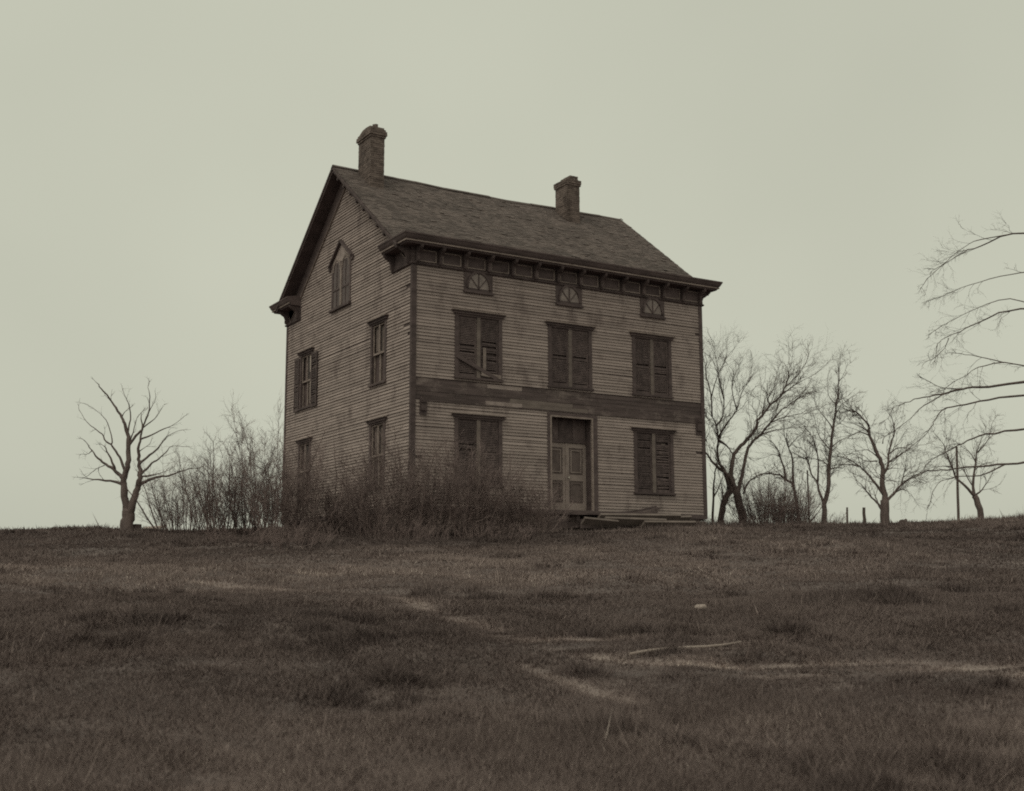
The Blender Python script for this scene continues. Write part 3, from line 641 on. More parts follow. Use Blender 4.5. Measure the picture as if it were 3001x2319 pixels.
# ---- half-round frieze windows
for c in FRIEZE_WIN:
    z0, hw, ah = 6.50, .36, .47
    mb = MB(); mb.box(c-.49,c+.49,-.045,0,6.38,7.03)
    w = mb.build('frieze_window', M['trim'], house)
    arc = [(c+hw*math.cos(i*math.pi/16), z0+ah*math.sin(i*math.pi/16)) for i in range(17)]
    mb = MB(); mb.slab([(x,-.047,z) for x, z in arc], (0,-.006,0)); mb.build('lunette_pane', M['lunette'], w)
    mb = MB()
    for (xa,za),(xb,zb) in zip(arc, arc[1:]):
        k = 1.17; xo, zo = c+(xa-c)*k, z0+(za-z0)*k; xp, zp = c+(xb-c)*k, z0+(zb-z0)*k
        mb.slab([(xa,-.046,za),(xb,-.046,zb),(xp,-.046,zp),(xo,-.046,zo)], (0,-.045,0))
    mb.build('arch_moulding', M['trim'], w)
    mb = MB(); mb.box(c-.015,c+.015,-.075,-.052,z0,z0+ah-.02)
    for an in (50,130):
        ca, sa = math.cos(math.radians(an)), math.sin(math.radians(an)); L = .40
        mb.obox((c+ca*L/2,-.063,z0+sa*L/2), (ca*L/2,0,sa*L/2), (0,.01,0), (-sa*.012,0,ca*.012))
    mb.build('muntin', M['trim'], w)
    mb = MB(); mb.box(c-.51,c+.51,-.10,0,6.35,6.42); mb.build('sill', M['trim'], w)

# ---- paired lancet window in the gable
gc, gb = 5.20, 6.70
mb = MB()
for a in (gc-.78, gc+.66): mb.wbox('side', a, a+.12, 0, .05, gb+.07, 8.30)
mb.wbox('side', gc-.66, gc+.66, 0, .028, gb+.07, 8.30)
gw = mb.build('gable_window', M['trim'], house); gw['label'] = 'paired lancet window under a pointed hood high in the gable'
mb = MB(); mb.slab([(-.026,gc-.78,8.30),(-.026,gc+.78,8.30),(-.026,gc,8.90)], (-.012,0,0)); mb.build('tympanum', M['siding'], gw)
mb = MB(); mb.wbox('side', gc-.06, gc+.06, .028, .06, gb+.07, 8.05); mb.build('mullion', M['trim_pale'], gw)
mb = MB(); mb.wbox('side', gc-.82, gc+.82, 0, .12, gb-.01, gb+.07); mb.build('sill', M['trim'], gw)
for sgn in (-1, 1):
    mb = MB(); c = gc+sgn*.36; hw = .27
    pts = [(c-hw, gb+.10), (c+hw, gb+.10), (c+hw, 8.02)] + [(c+hw*math.cos(i*math.pi/8), 8.02+.36*math.sin(i*math.pi/8)) for i in range(1,8)] + [(c-hw, 8.02)]
    mb.slab([(-.0285,a,z) for a, z in pts], (-.006,0,0)); mb.build('lancet_pane', M['glass'], gw)
    mb = MB(); mb.wbox('side', c-hw, c+hw, .034, .055, 7.36, 7.42); mb.wbox('side', c-.012, c+.012, .034, .05, gb+.1, 8.3); mb.build('sash_bar', M['trim'], gw)
    arc = [(c+hw*math.cos(i*math.pi/10), 8.02+.36*math.sin(i*math.pi/10)) for i in range(11)]
    mb = MB()
    for (xa,za),(xb,zb) in zip(arc, arc[1:]):
        mb.slab([(-.028,xa,za),(-.028,xb,zb),(-.028,c+(xb-c)*1.2,8.02+(zb-8.02)*1.2),(-.028,c+(xa-c)*1.2,8.02+(za-8.02)*1.2)], (-.03,0,0))
    mb.build('arch_moulding', M['trim_pale'], gw)
    # hood
    A = Vector((-.06, gc+sgn*.93, 8.27)); B = Vector((-.06, gc, 8.97)); d = (B-A)/2; n_ = Vector((0,-d.z,d.y)).normalized()
    mb = MB(); mb.obox((A+B)/2, d*1.02, (.075,0,0), n_*.035); mb.obox(A+Vector((0.02,0,-.06)), (.05,0,0), (0,.06,0), (0,0,.08)); mb.build('hood', M['trim'], gw)

# ---- doorway
d0, d1 = DOOR_A; R = .30
mb = MB()
mb.wbox('front', 4.585, d0, 0, .055, 0, 2.86); mb.wbox('front', d1, 6.42, 0, .055, 0, 2.86); mb.wbox('front', 4.585, 6.42, 0, .06, 2.86, 2.97)
ent = mb.build('doorway', M['trim'], house)
mb = MB(); mb.wbox('front', d0-.035, d0+.02, .0, .07, 0, 2.83); mb.wbox('front', d1-.02, d1+.035, .0, .07, 0, 2.83); mb.wbox('front', d0-.035, d1+.035, .0, .072, 2.83, 2.88); mb.build('door_moulding', M['trim_pale'], ent)
mb = MB(); mb.wbox('front', d0-.06, d0+.001, -R-.05, -.001, 0, 2.87); mb.wbox('front', d1-.001, d1+.06, -R-.05, -.001, 0, 2.87); mb.wbox('front', d0, d1, -R-.05, -.001, 2.85, 2.90); mb.build('reveal', M['trim'], ent)
mb = MB(); mb.wbox('front', d0, d1, -R-.02, -R+.04, 2.10, 2.18); mb.build('transom_bar', M['trim'], ent)
for i in range(3):
    w_ = (d1-d0)/3; mb = MB(); mb.wbox('front', d0+i*w_+.02, d0+(i+1)*w_-.02, -R-.03, -R-.01, 2.19, 2.84); mb.build('transom_board', M['shutter'], ent)
mb = MB(); mb.wbox('front', d0, d1, -R-.05, -R-.032, 2.10, 2.86); mb.build('transom_back', M['glass'], ent)
mb = MB(); mb.wbox('front', 4.60, 6.40, -R-.04, .14, -.12, .0); mb.build('threshold', M['plank'], ent)
mid = (d0+d1)/2
for sgn, (a, b) in ((-1,(d0+.004,mid-.004)),(1,(mid+.004,d1-.004))):
    mb = MB(); st = .115
    mb.wbox('front', a, a+st, -R-.04, -R, .01, 2.095); mb.wbox('front', b-st, b, -R-.04, -R, .01, 2.095)
    for r0, r1 in ((.01,.24),(.93,1.12),(1.95,2.095)): mb.wbox('front', a+st, b-st, -R-.04, -R-.001, r0, r1)
    if sgn > 0: mb.wbox('front', a-.02, a+.02, -R-.001, -R+.02, .02, 2.09)
    leaf = mb.build('door', M['door'], house)
    for q0, q1 in ((.24,.93),(1.12,1.95)):
        mb = MB(); mb.wbox('front', a+st, b-st, -R-.035, -R-.022, q0, q1); mb.build('door_panel', M['panel'], leaf)
        mb = MB(); e = .06; t_ = .035
        mb.wbox('front', a+st+e, a+st+e+t_, -R-.022, -R+.006, q0+e, q1-e); mb.wbox('front', b-st-e-t_, b-st-e, -R-.022, -R+.006, q0+e, q1-e)
        mb.wbox('front', a+st+e+t_, b-st-e-t_, -R-.022, -R+.004, q0+e, q0+e+t_); mb.wbox('front', a+st+e+t_, b-st-e-t_, -R-.022, -R+.004, q1-e-t_, q1-e); mb.build('panel_moulding', M['door'] if q0 > 1 else M['panel'], leaf)
    if sgn > 0:
        mb = MB(); mb.tube([(a+.075, R, 1.02),(a+.075, R-.03, 1.02),(a+.075, R-.045, 1.02),(a+.075, R-.075, 1.02),(a+.075, R-.085, 1.02)], [.012,.012,.028,.028,.012], 8); mb.build('door_knob', M['knob'], leaf, True)

# ---- eaves: swept cornice, frieze, brackets, on both long sides
RET = 1.30
def sweep(mb, prof, rear, tint=.5):
    def pts(o, z):
        P = [(-o, RET), (-o, -o), (W+o, -o), (W+o, RET)]
        return [(x, (D-y) if rear else y, z) for x, y in P]
    b = len(mb.v); n = len(prof)
    for o, z in prof: mb.v += pts(o, z)
    for i in range(n):
        j = (i+1) % n
        for k in range(3):
            q = (b+i*4+k, b+i*4+k+1, b+j*4+k+1, b+j*4+k); mb.f.append(q if rear else q[::-1]); mb.t.append(tint)
    for k in (0, 3): mb.f.append(tuple(b+i*4+k for i in range(n))); mb.t.append(tint)
for rear in (False, True):
    mb = MB(); sweep(mb, [(-.08,7.50),(.40,7.50),(.41,7.545),(.44,7.55),(.445,7.60),(.47,7.615),(.50,7.66),(.53,7.73),(.545,7.74),(.545,7.785),(.30,7.83),(-.35,7.86)], rear)
    cor = mb.build('cornice', M['trim'], house)
    mb = MB(); sweep(mb, [(.42,7.5485),(.462,7.5485),(.466,7.588),(.43,7.592)], rear); mb.build('cornice_bead', M['trim_pale'], cor)
    mb = MB(); sweep(mb, [(-.02,7.03),(.05,7.03),(.05,7.499),(-.02,7.499)], rear); fr = mb.build('frieze', M['trim'], house)
    mb = MB(); sweep(mb, [(-.01,6.985),(.075,6.985),(.095,7.01),(.095,7.035),(.07,7.055),(-.01,7.055)], rear); mb.build('architrave', M['trim'], fr)
    NB = 13; sp = W/NB
    br = MB(); w_ = .085
    prof = [(0,7.04),(.10,7.04),(.13,7.10),(.12,7.20),(.16,7.30),(.26,7.36),(.34,7.42),(.37,7.497),(0,7.497)]
    br.slab([(-w_/2,-.05-o,z) for o, z in prof], (w_,0,0)); br_me = br.mesh('bracket'); br_me.materials.append(M['trim'])
    def put(x, y, rz):
        o = link('bracket', br_me, None, fr); o.location = (x, y, 0); o.rotation_euler = (0,0,rz)
    for i in range(NB+1):
        x = min(max(i*sp, .10), W-.10); put(x, D if rear else 0, math.pi if rear else 0)
    for y in (.12, 1.18):
        put(0, D-y if rear else y, -math.pi/2); put(W, D-y if rear else y, math.pi/2)
    if not rear:
        for i in range(NB):
            x0, x1 = i*sp+.10, (i+1)*sp-.10; z0, z1 = 7.085, 7.44; t_ = .03; mb = MB()
            mb.box(x0+t_,x1-t_,-.058,-.045,z0+t_,z1-t_)
            p_ = mb.build('frieze_panel', M['trim'], fr)
            mb = MB(); mb.box(x0,x0+t_,-.078,-.051,z0,z1); mb.box(x1-t_,x1,-.078,-.051,z0,z1); mb.box(x0+t_,x1-t_,-.077,-.051,z0,z0+t_); mb.box(x0+t_,x1-t_,-.077,-.051,z1-t_,z1)
            me = mb.mesh('panel_moulding'); o = link('panel_moulding', me, M['trim_pale'], fr)

# ---- roof
OV = .47; nrm = math.hypot(1, PITCH_R); ca, sa = 1/nrm, PITCH_R/nrm      # along-slope unit (cos, sin)
Y_EAVE = .12; SL = (RIDGE_Y-Y_EAVE)*nrm
def on_roof(side, x, d, up=0.0):
    """point d metres down the slope from the ridge, lifted up along the slope's normal; side -1 is the front"""
    sag = .075*max(0.0, math.sin(math.pi*(x+OV)/(W+2*OV)))**1.5*(1-.6*d/SL) + .012*math.sin(x*2.3+side)*(0 < x < W)
    return Vector((x, RIDGE_Y+side*(d*ca+up*sa), RIDGE_Z-d*sa+up*ca-sag))
mb = MB()
for side in (-1, 1):
    a, b = on_roof(side,-OV,0), on_roof(side,-OV,SL); c, d = on_roof(side,W+OV,SL), on_roof(side,W+OV,0)
    dn = Vector((0,0,-.11)); a, b, c, d = a+dn, b+dn, c+dn, d+dn
    mb.slab([a,b,c,d] if side < 0 else [d,c,b,a], (0,0,-.05))
roof = mb.build('roof', M['plank'], house)
for side in (-1, 1):
    mb = MB(); d = SL-.02; row = 0
    r_ = random.Random(7+side)
    while d > .0:
        x = -OV-.03+r_.uniform(-.1,0); sag = .0
        while x < W+OV+.03:
            w_ = r_.uniform(.10,.22); x1 = min(x+w_, W+OV+.04); x0 = max(x, -OV-.035)
            lift = .006+r_.random()*.012 + (.02 if r_.random() < .02 else 0); dd = d+r_.gauss(0,.012)
            if x1-x0 > .03 and r_.random() > .008:
                tn = min(1,max(0,r_.gauss(.5,.22)))
                lo0, lo1 = on_roof(side,x0+.002,dd,.012+lift), on_roof(side,x1-.002,dd,.012+lift); hi0, hi1 = on_roof(side,x0+.002,max(dd-.30,-.01),.004), on_roof(side,x1-.002,max(dd-.30,-.01),.004)
                bl0, bl1 = on_roof(side,x0+.002,dd,-.02), on_roof(side,x1-.002,dd,-.02)
                b = len(mb.v); mb.v += [tuple(q) for q in (lo0,lo1,hi1,hi0,bl0,bl1)]
                fs = [(0,1,2,3),(4,5,1,0),(4,0,3),(1,5,2)]
                for f in fs: mb.f.append(tuple(b+i for i in (f if side < 0 else f[::-1]))); mb.t.append(tn)
            x = x+w_
        d -= .135; row += 1
    o = mb.build('shingles', M['shingle'], roof); o['kind'] = 'stuff'
# ridge boards, in lengths
x = -OV-.03
while x < W+OV:
    L = min(rng.uniform(.7,1.3), W+OV+.03-x); mb = MB(); dz = rng.gauss(0,.012)
    for side in (-1,1):
        mb.slab([on_roof(side,x+.004,-.01,.03+dz),on_roof(side,x+L-.004,-.01,.03+dz),on_roof(side,x+L-.004,.13,.035+dz),on_roof(side,x+.004,.13,.035+dz)], (0,0,.018))
    mb.build('ridge_board', M['shingle'], roof); x += L
# rakes
for gx, out in ((0,-1),(W,1)):
    xo = gx+out*OV
    for side in (-1, 1):
        a = on_roof(side,0,.0); b = on_roof(side,0,SL+.10); dv = (b-a)/2; nv = Vector((0, side*sa, ca))
        def bar(x0, x1, n0, n1, name, m_, parent, s0=0.0, s1=1.0):
            p = a+(b-a)*s0; q = a+(b-a)*s1; mb = MB(); c = (p+q)/2+nv*((n0+n1)/2); mb.obox((min(x0,x1)+abs(x1-x0)/2, c.y, c.z), (abs(x1-x0)/2,0,0), (q-p)/2, nv*((n1-n0)/2)); return mb.build(name, m_, parent)
        bar(xo-out*.03, xo+out*.015, -.145, -.015, 'rake_board', M['trim'], roof)
        bar(xo+out*.015, xo+out*.045, -.075, .0, 'rake_moulding', M['trim'], roof)
        bar(xo-out*.031, gx-out*.0, -.14, -.11, 'rake_soffit', M['trim'], roof)
        bar(gx+out*.004, gx+out*.05, -.44 if side < 0 else -.58, -.141, 'rake_frieze', M['trim'], roof)
        bar(gx+out*.004, gx+out*.075, -.465 if side < 0 else -.605, -.44 if side < 0 else -.58, 'rake_bead', M['trim_pale'], roof)
        if gx == 0 and side < 0:
            for k in range(9):
                s_ = .07+k*.103
                bar(gx+out*.05, gx+out*.40, -.30, -.141, 'rake_bracket', M['trim'], roof, s_-.008, s_+.008)

# ---- chimneys
def chimney(x0, x1, y0, y1, ztop, crown, parent, seed):
    r_ = random.Random(seed); zb = min(roof_z(y0), roof_z(y1))-.15
    mb = MB(); mb.box(x0+.015,x1-.015,y0+.015,y1-.015,zb,ztop-.01); ch = mb.build('chimney', M['mortar'], parent)
    mb = MB(); z = zb; k = 0
    def course(X0,X1,Y0,Y1,z,h,k):
        bl = .205
        for (p0,p1,fixed,ax,sg) in ((X0,X1,Y0,'x',-1),(X0,X1,Y1,'x',1),(Y0,Y1,X0,'y',-1),(Y0,Y1,X1,'y',1)):
            a = p0-(bl/2 if k % 2 else 0)
            while a < p1:
                q0, q1 = max(a,p0)+.004, min(a+bl,p1)-.004
                if q1-q0 > .02:
                    pr = r_.gauss(.004,.004); dth = .05; tn = min(1,max(0,r_.gauss(.5,.25)))
                    if ax == 'x': mb.box(q0,q1,fixed-(pr if sg<0 else dth),fixed+(pr if sg>0 else dth),z+.004,z+h-.005,tn)
                    else: mb.box(fixed-(pr if sg<0 else dth),fixed+(pr if sg>0 else dth),q0,q1,z+.004,z+h-.005,tn)
                a += bl
    while z < ztop-.22:
        course(x0,x1,y0,y1,z,.072,k); z += .072; k += 1
    for i, e in enumerate(crown):
        course(x0-e,x1+e,y0-e,y1+e,z,.072,k); mb.box(x0-e+.03,x1+e-.03,y0-e+.03,y1+e-.03,z,z+.066,.3); z += .072; k += 1
    o = mb.build('bricks', M['brick'], ch); o['kind'] = 'stuff'
    return ch, z
ch1, zt = chimney(.35,.83,3.87,4.85,12.38,(.03,.065,.065,.03),house,3)
ch1['label'] = 'taller brick chimney near the left gable'
# weathered mortar cap and a loose brick
mb = MB(); prof = [(-.02,3.85),(0.06,3.86),(.12,4.0),(.15,4.3),(.14,4.6),(.06,4.83),(-.02,4.86)]
mb.slab([(.37,y,zt+dz) for dz, y in prof], (.44,0,0)); mb.build('mortar_cap', M['brick'], ch1)
mb = MB(); mb.obox((.62,4.15,zt+.20), (.06,.05,.02), (-.04,.05,0), (0,0,.06)); mb.obox((.60,4.45,zt+.16), (.10,0,0), (0,.10,0), (0,0,.035)); mb.build('loose_brick', M['brick'], ch1)
ch2, zt = chimney(8.10,8.64,4.0,4.76,12.12,(.035,.05,.05),house,5)
ch2['label'] = 'shorter brick chimney near the right end of the roof'
mb = MB()
for xx in (8.12,8.24,8.36,8.48):
    for yy in (4.0,4.11,4.22,4.33):
        mb.box(xx,xx+.1,yy,yy+.105,zt-.002,zt+.07+rng.uniform(-.01,.01),rng.random())
        if xx > 8.2: mb.box(xx,xx+.1,yy,yy+.105,zt+.085,zt+.15,rng.random())
mb.build('broken_crown', M['brick'], ch2)

# ------------------------------------------------------------------ remains of the porch floor before the door
stoop = empty('porch_remains', (6.2,-.8,-.5))
tag(stoop, 'collapsed wooden porch floor with warped planks before the front door', 'porch')
def stoop_part(mb, name, m_):
    o = mb.build(name, m_, stoop); o.location = (-6.2,.8,.5); return o
for i in range(5):
    y = -.22-.28*i; x0 = 4.5+rng.uniform(-.15,.15); x1 = (8.35,8.2,7.9,7.75,7.55)[i]+rng.uniform(-.1,.1); n = 10; mb = MB()
    top = -.05-.03*i; curl = (.17,.15,.12,.10,.09)[i]
    for k in range(n):
        a, b = x0+(x1-x0)*k/n, x0+(x1-x0)*(k+1)/n
        za = top+curl*max(0,(a-6.4)/1.6)**2+.01*math.sin(a*3+i); zb = top+curl*max(0,(b-6.4)/1.6)**2+.01*math.sin(b*3+i)
        mb.quadbox([(a,y-.27,za-.055),(b,y-.27,zb-.055),(b,y,zb-.055),(a,y,za-.055),(a,y-.27,za),(b,y-.27,zb),(b,y,zb),(a,y,za)])
    stoop_part(mb, 'porch_plank', M['plank'] if i % 2 else M['trim'])
for (x0, x1, y, z0, z1) in ((4.7,7.7,-1.66,-.62,-.36),):
    mb = MB(); mb.box(x0,x1,y,y+.10,z0,z1); stoop_part(mb, 'porch_beam', M['plank'])
for x in (4.62, 6.1, 7.55):
    mb = MB(); mb.box(x,x+.12,-1.5,-.1,-.6,-.22); stoop_part(mb, 'porch_joist', M['plank'])
for x0, x1, y, z, tl_ in ((5.2,8.25,-1.74,-.27,.03),(4.5,5.75,-1.95,-.46,-.03),(6.6,8.6,-2.0,-.47,.02),(5.3,7.6,-1.85,-.40,.0),(7.2,9.1,-1.2,-.28,.05)):
    mb = MB(); mb.obox(((x0+x1)/2,y,z), ((x1-x0)/2,.04,tl_), (0,.10,-.09), (0,.022,.026)); stoop_part(mb, 'fallen_plank', M['trim_mid'])

# ------------------------------------------------------------------ trees and shrubs
def lerp_poly(pts, k):
    """refine a polyline with smooth in-between points"""
    out = []
    n = len(pts)
    for i in range(n-1):
        p0, p1, p2, p3 = pts[max(i-1,0)], pts[i], pts[i+1], pts[min(i+2,n-1)]
        for j in range(k):
            t = j/k; out.append(0.5*((2*p1)+(p2-p0)*t+(2*p0-5*p1+4*p2-p3)*t*t+(3*p1-p0-3*p2+p3)*t**3))
    out.append(pts[-1]); return out

def twig(mb, p, d, length, r, level, rg, up, kids, wob=.22, n=3):
    segs = 4 if level else 2; pts = [p]; q = p.copy(); dd = d.normalized()
    for i in range(segs):
        dd = (dd + Vector((rg.gauss(0,wob), rg.gauss(0,wob), rg.gauss(0,wob)+up))).normalized(); q = q+dd*(length/segs); pts.append(q.copy())
    mb.tube(pts, [r*(1-.75*i/segs) for i in range(segs+1)], n)
    if level > 0:
        for _ in range(kids):
            f = rg.uniform(.2,1)*segs; i = min(int(f), segs-1); pp = pts[i].lerp(pts[i+1], f-i); ax = (pts[i+1]-pts[i]).normalized()
            side = Vector((rg.gauss(0,1), rg.gauss(0,1), rg.gauss(0,1))); side = (side-ax*side.dot(ax)).normalized()
            twig(mb, pp, ax*rg.uniform(.6,1)+side*rg.uniform(.35,.9), length*rg.uniform(.35,.6), r*.55, level-1, rg, up, max(2,kids-1), wob, n)

def tree(key, label, dens, tl, kids, up, seed, spread=.45, rt=.011, group='bare trees on the knoll', name='bare_tree', level=2, start=.2, ang=(.3,.75), fat=.58, dep=1.0, kink=.012):
    t, s, limbs = TRACES[key]; limbs = [(r*fat, q) for r, q in limbs]; rg = random.Random(seed); base = world_pt(t, s)
    root = empty(name, base); tag(root, label, 'tree', group)
    laid = []; tw = MB(); kz = EYE.z + float(gbase(t, s)) - base.z
    for li, (r, pts) in enumerate(limbs):
        depth0 = 0.0; r_at = r
        if li:
            best = min(laid, key=lambda q: (q[0]-pts[0][0])**2+(q[1]-pts[0][1])**2); depth0 = best[2]
        slope = 0 if li == 0 else dep*rg.uniform(.15,.45)*rg.choice((-1,1)) if r < .065 else dep*rg.uniform(.03,.12)*rg.choice((-1,1))
        P = []; run = 0
        for i, (a, z) in enumerate(pts):
            if i: run += math.hypot(a-pts[i-1][0], z-pts[i-1][1])
            dep = depth0 + slope*run*(1-.25*min(1,run/6)) + (rg.gauss(0,.03) if i else 0)
            P.append(Vector((a*RH[0]+dep*FH[0], a*RH[1]+dep*FH[1], z+kz)))
        if li == 0: P[0] = P[0].copy(); P.insert(0, Vector((P[0].x, P[0].y, -.45)))
        Q = lerp_poly(P, 3); n = len(Q); jit = min(kink, r*.14*kink/.012)
        Q = [q if i == 0 else q+Vector((rg.gauss(0,jit), rg.gauss(0,jit), rg.gauss(0,jit))) for i, q in enumerate(Q)]
        end = .92 if li == 0 else .10
        if li == 0 and len(pts) > 5: end = .12
        R_ = [max(.007, r*(1-(1-end)*(i/(n-1))**.85))*(1+rg.gauss(0,.04)) for i in range(n)]
        if li == 0: R_[0] *= 1.35; R_[1] *= 1.22; R_[2] *= 1.1; R_[3] *= 1.03
        mb = MB(); mb.tube(Q, R_, 8 if r > .05 else 5); mb.build('trunk' if li == 0 else 'limb', M['bark'], root, True)
        inv = [(q.x*RH[0]+q.y*RH[1], q.z-kz, q.x*FH[0]+q.y*FH[1]) for q in Q]; laid += inv
        if li == 0 and len(pts) < 5: continue
        L = sum((Q[i+1]-Q[i]).length for i in range(n-1)); cnt = max(3, int(L*dens))
        for _ in range(cnt):
            f = (rg.uniform(start,1)**.8)*(n-1.001); i = int(f); pp = Q[i].lerp(Q[i+1], f-i); ax = (Q[i+1]-Q[i]).normalized()
            side = Vector((rg.gauss(0,1), rg.gauss(0,1), rg.gauss(0,1))); side = (side-ax*side.dot(ax)).normalized()
            twig(tw, pp, ax*.9+side*rg.uniform(*ang), tl*rg.uniform(.5,1.25)*(1.1-.3*f/n), max(rt*.6, min(rt*1.5, R_[i]*.5)), level, rg, up, kids)
        twig(tw, Q[-1], Q[-1]-Q[-2], tl*.7, .010, level, rg, up, kids)
    if tw.v: o = tw.build('twigs', M['twig'], root); o['kind'] = 'stuff'
    return root

tree('left', 'lone bare tree with forked trunk and stubby pruned limbs at far left', .7, .42, 2, .10, 1, rt=.007, level=1, group=None, fat=.66, dep=.15)
tree('forked', 'large bare tree with thick leaning forked trunk just right of the house', 5.6, 1.25, 5, .05, 2, rt=.009, ang=(.2,.6))
tree('twin', 'bare tree leaning against the sky at the right edge of the house', 5.8, 1.25, 5, .08, 3, rt=.009, ang=(.2,.6))
tree('slim', 'slender bare tree nearest the right corner of the house', 2.0, .7, 3, .05, 4, rt=.006)
tree('bent', 'small bare tree whose trunk arches over the round bush', 4.8, .9, 4, .04, 5, rt=.008)
tree('leader', 'tall straight-stemmed bare tree between the arching tree and the spreading tree', 5.8, 1.0, 5, .04, 6, rt=.0085)
tree('spreading', 'wide spreading bare tree standing alone between the fence posts and the stump', 5.6, .95, 5, .0, 7, rt=.0085, start=.1)
tree('edge', 'bare tree with bowed trunk at the right edge beside the thin pole', 4.6, .95, 5, .03, 8, rt=.008)
tree('great', 'large near tree whose drooping bare limbs reach in from the right edge', 3.8, .62, 4, -.03, 9, rt=.0040, group=None, ang=(.3,.9), fat=.32, kink=.03)

def shrub(name, label, t, s, height, width, stems, seed, lean=0.0, dense=4, group='leafless shrubs round the house', r0=.014, fan=.5, twl=.45, lowbias=.2):
    rg = random.Random(seed); base = world_pt(t, s); root = empty(name, base); tag(root, label, 'shrub', group)
    st, tw = MB(), MB()
    for i in range(stems):
        a = rg.uniform(0, 6.283); rr = width*.34*math.sqrt(rg.random()); p = Vector((math.cos(a)*rr, math.sin(a)*rr, -.12))
        h = height*(rg.uniform(.35,.92) if rg.random() > .16 else rg.uniform(.9,1.18)); out = rr/(width*.34+1e-6)*fan*rg.uniform(.3,1)
        d = Vector((math.cos(a)*out+lean*RH[0]+rg.gauss(0,.17), math.sin(a)*out+lean*RH[1]+rg.gauss(0,.17), 1)).normalized()
        pts = [p]; q = p.copy(); n = 6
        for k in range(n):
            d = (d+Vector((rg.gauss(0,.10), rg.gauss(0,.10), .06))).normalized(); q = q+d*(h/n); pts.append(q.copy())
        r = r0*(rg.uniform(.45,1.1) if rg.random() > .12 else rg.uniform(1.4,2.0))
        st.tube(pts, [r*(1-.72*k/n) for k in range(n+1)], 4)
        for _ in range(int(dense*h)):
            f = rg.uniform(lowbias,1)*n*.999; k = int(f); pp = pts[k].lerp(pts[k+1], f-k); ax = (pts[k+1]-pts[k]).normalized()
            sd_ = Vector((rg.gauss(0,1), rg.gauss(0,1), rg.gauss(0,.4))).normalized()
            twig(tw, pp, ax*.8+sd_*rg.uniform(.4,1.0), twl*rg.uniform(.5,1.3), .0048, 1, rg, .06, 4, .24)
    o = st.build('stems', M['cane'], root); o['kind'] = 'stuff'; o = tw.build('twigs', M['cane'], root); o['kind'] = 'stuff'
    return root
#      label, t, s, height, width, stems, lean, dense
SHRUBS = [
 ('leftmost leafless shrub, leaning towards the forked tree', 32.0, -8.75, 1.9, 1.3, 34, -.16, 4),
 ('second leafless shrub from the left, with one thick dark stem', 31.0, -7.5, 2.3, 1.4, 40, -.10, 4),
 ('third leafless shrub from the left, tall with wispy tops', 31.5, -6.65, 2.65, 1.4, 44, -.04, 4),
 ('tallest dark leafless shrub at the left edge of the house', 30.0, -5.85, 2.9, 1.0, 40, .02, 6),
 ('leafless shrub before the lower rear gable window', 30.5, -5.15, 2.55, 1.5, 56, 0, 6),
 ('leafless shrub in the middle of the gable wall', 31.0, -4.35, 2.25, 1.6, 56, .02, 6),
 ('dense leafless shrub before the lower window near the front corner', 30.5, -3.45, 2.25, 1.5, 52, 0, 6),
 ('tall sparse leafless shrub at the front corner of the house', 30.8, -2.75, 2.75, 1.2, 26, .03, 4),
 ('tall leafless shrub with upright stems left of the lower front window', 30.6, -1.95, 2.75, 1.1, 26, .05, 4),
 ('bushy leafless shrub below the lower left front window', 30.8, -1.15, 2.3, 1.6, 64, 0, 6),
 ('low leafless shrub between the lower front window and the door', 31.2, -.35, 1.95, 1.5, 60, .02, 6),
 ('lowest leafless shrub beside the porch planks', 31.6, .45, 1.5, 1.5, 54, .04, 6),
]
for i, (lb, t, s, h, w, n, ln, dn) in enumerate(SHRUBS): shrub('bare_shrub', lb, t, s, h, w*1.1, int(n*(1.3 if dn < 5 else .82)), 40+i, ln, dn*(2.6 if dn < 5 else 1.9), fan=.48, r0=.013)
shrub('round_bush', 'round dense bush under the arching tree right of the house', 42.5, 9.15, 1.85, 3.1, 200, 70, 0, 9, group=None, fan=.75, twl=.4, lowbias=.2)
shrub('low_bramble', 'dark low bramble patch left of the house shrubs', 27.5, -5.9, .5, 3.0, 90, 71, 0, 8, group='low brambles', fan=1.2, r0=.008, twl=.3, lowbias=.1)
shrub('low_bramble', 'dark low bramble at the foot of the tallest shrub', 26.5, -4.7, .45, 2.2, 80, 72, 0, 8, group='low brambles', fan=1.2, r0=.008, twl=.3, lowbias=.1)
shrub('low_bramble', 'dark low bramble along the shrubs before the front corner', 29.3, -2.4, .5, 2.6, 70, 73, 0, 8, group='low brambles', fan=1.2, r0=.008, twl=.3, lowbias=.1)
shrub('low_bramble', 'dark low bramble before the bushes left of the door', 29.6, -.4, .5, 2.6, 70, 74, 0, 8, group='low brambles', fan=1.2, r0=.008, twl=.3, lowbias=.1)
shrub('low_bramble', 'low bramble under the bare trees at the right corner', 42.0, 7.4, .55, 2.4, 110, 75, 0, 9, group='low brambles', fan=1.2, r0=.008, twl=.3, lowbias=.1)
shrub('low_bramble', 'small bramble at the foot of the straight-stemmed tree', 42.4, 11.0, .6, 1.2, 50, 76, 0, 8, group='low brambles', fan=.9, r0=.008, twl=.3, lowbias=.1)

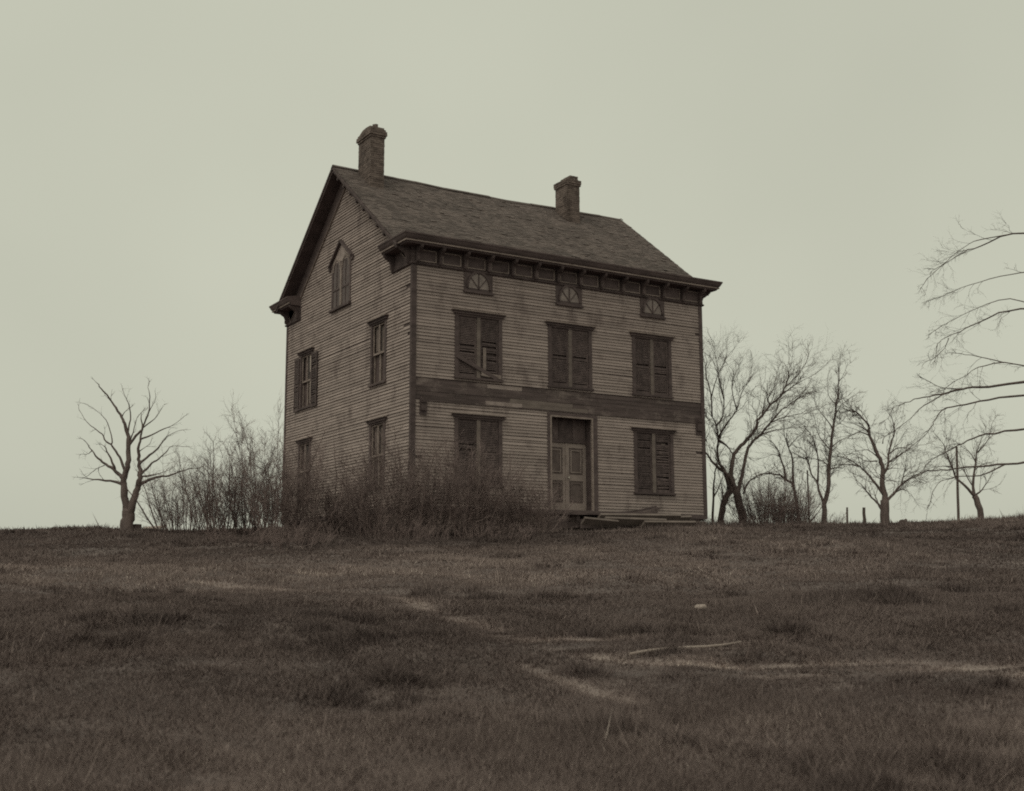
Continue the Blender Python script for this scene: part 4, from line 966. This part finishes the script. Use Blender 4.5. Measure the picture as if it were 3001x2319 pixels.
# ------------------------------------------------------------------ small things on the knoll
def stick(name, label, cat, t, s, h, r, leanx=0.0, group=None, under=.4):
    b = world_pt(t, s); mb = MB(); rg = random.Random(int(t*7+s*13)); n = 6
    mb.tube([Vector((RH[0]*leanx*k/n+rg.gauss(0,.006), RH[1]*leanx*k/n+rg.gauss(0,.006), -under+(h+under)*k/n)) for k in range(n+1)], [r*(1-.25*k/n) for k in range(n+1)], 7)
    o = mb.build(name, M['post'], None, False, b); tag(o, label, cat, group); return o
stick('fence_post', 'thin fence post left of the spreading tree, farther from it', 'post', 47, 12.95, 1.0, .05, .02, 'fence posts on the skyline')
stick('fence_post', 'short stout fence post nearest the spreading tree', 'post', 46, 13.35, .85, .075, -.03, 'fence posts on the skyline')
stick('pole', 'thin tall pole leaning slightly beside the tree at the right edge', 'pole', 45, 16.5, 2.95, .055, .12)
stick('sapling_stake', 'straight thin stake between the arching tree and the straight-stemmed tree', 'stake', 44, 10.75, 2.2, .035, .0)
def stump(label, t, s, r, h, seed):
    rg = random.Random(seed); b = world_pt(t, s); mb = MB(); n = 10
    ring = lambda rr, z, j: [(math.cos(6.283*k/n)*rr*(1+j*rg.gauss(0,1)), math.sin(6.283*k/n)*rr*(1+j*rg.gauss(0,1)), z+(rg.gauss(0,.03) if z > .1 else 0)) for k in range(n)]
    R_ = [ring(r*1.35,-.25,.05), ring(r*1.1,.06,.05), ring(r,h*.7,.04), ring(r*.97,h,.04)]
    for q in R_: mb.v += q
    for i in range(3):
        for k in range(n): mb.f.append((i*n+k, i*n+(k+1)%n, (i+1)*n+(k+1)%n, (i+1)*n+k)); mb.t.append(.5)
    mb.f.append(tuple(3*n+k for k in range(n))); mb.t.append(.5)
    o = mb.build('tree_stump', M['bark'], None, False, b); tag(o, label, 'stump', 'cut stumps on the skyline')
stump('squat cut stump on the skyline right of the spreading tree', 41.5, 13.35, .15, .24, 1)
stump('low cut stump beside the foot of the forked tree at far left', 36.4, -11.28, .17, .2, 2)
b = world_pt(33.5, -9.85, .10); mb = MB(); mb.obox((0,0,0), (RH[0]*.3,RH[1]*.3,.02), (FH[0]*.10,FH[1]*.10,.03), (0,0,.018)); o = mb.build('fallen_board', M['pale_board'], None, False, b); tag(o, 'pale board lying in the grass between the forked tree and the shrubs', 'board')
def rock(label, t, s, r, seed, m_):
    import bmesh
    bm = bmesh.new(); bmesh.ops.create_icosphere(bm, subdivisions=2, radius=r); rg = random.Random(seed)
    for v in bm.verts: v.co *= 1+rg.gauss(0,.09); v.co.z *= .55
    me = bpy.data.meshes.new('rock'); bm.to_mesh(me); bm.free(); me.polygons.foreach_set('use_smooth', [True]*len(me.polygons))
    o = link('rock', me, m_, None, world_pt(t, s, r*.35)); tag(o, label, 'rock')
rock('pale rock lying alone in the grass below the front of the house', 14.3, 2.19, .085, 5, M['pale_board'])

b0, b1 = world_pt(10.8, 1.02, .035), world_pt(11.45, 2.12, .03); mb = MB(); dv = b1-b0
mb.tube([dv*(k/6)+Vector((0,0,.012*math.sin(k))) for k in range(7)], [.013,.015,.014,.013,.012,.010,.007], 6)
o = mb.build('fallen_pole', M['pale_board'], None, False, b0); tag(o, 'long bleached pole lying across the worn grass in the foreground', 'pole')
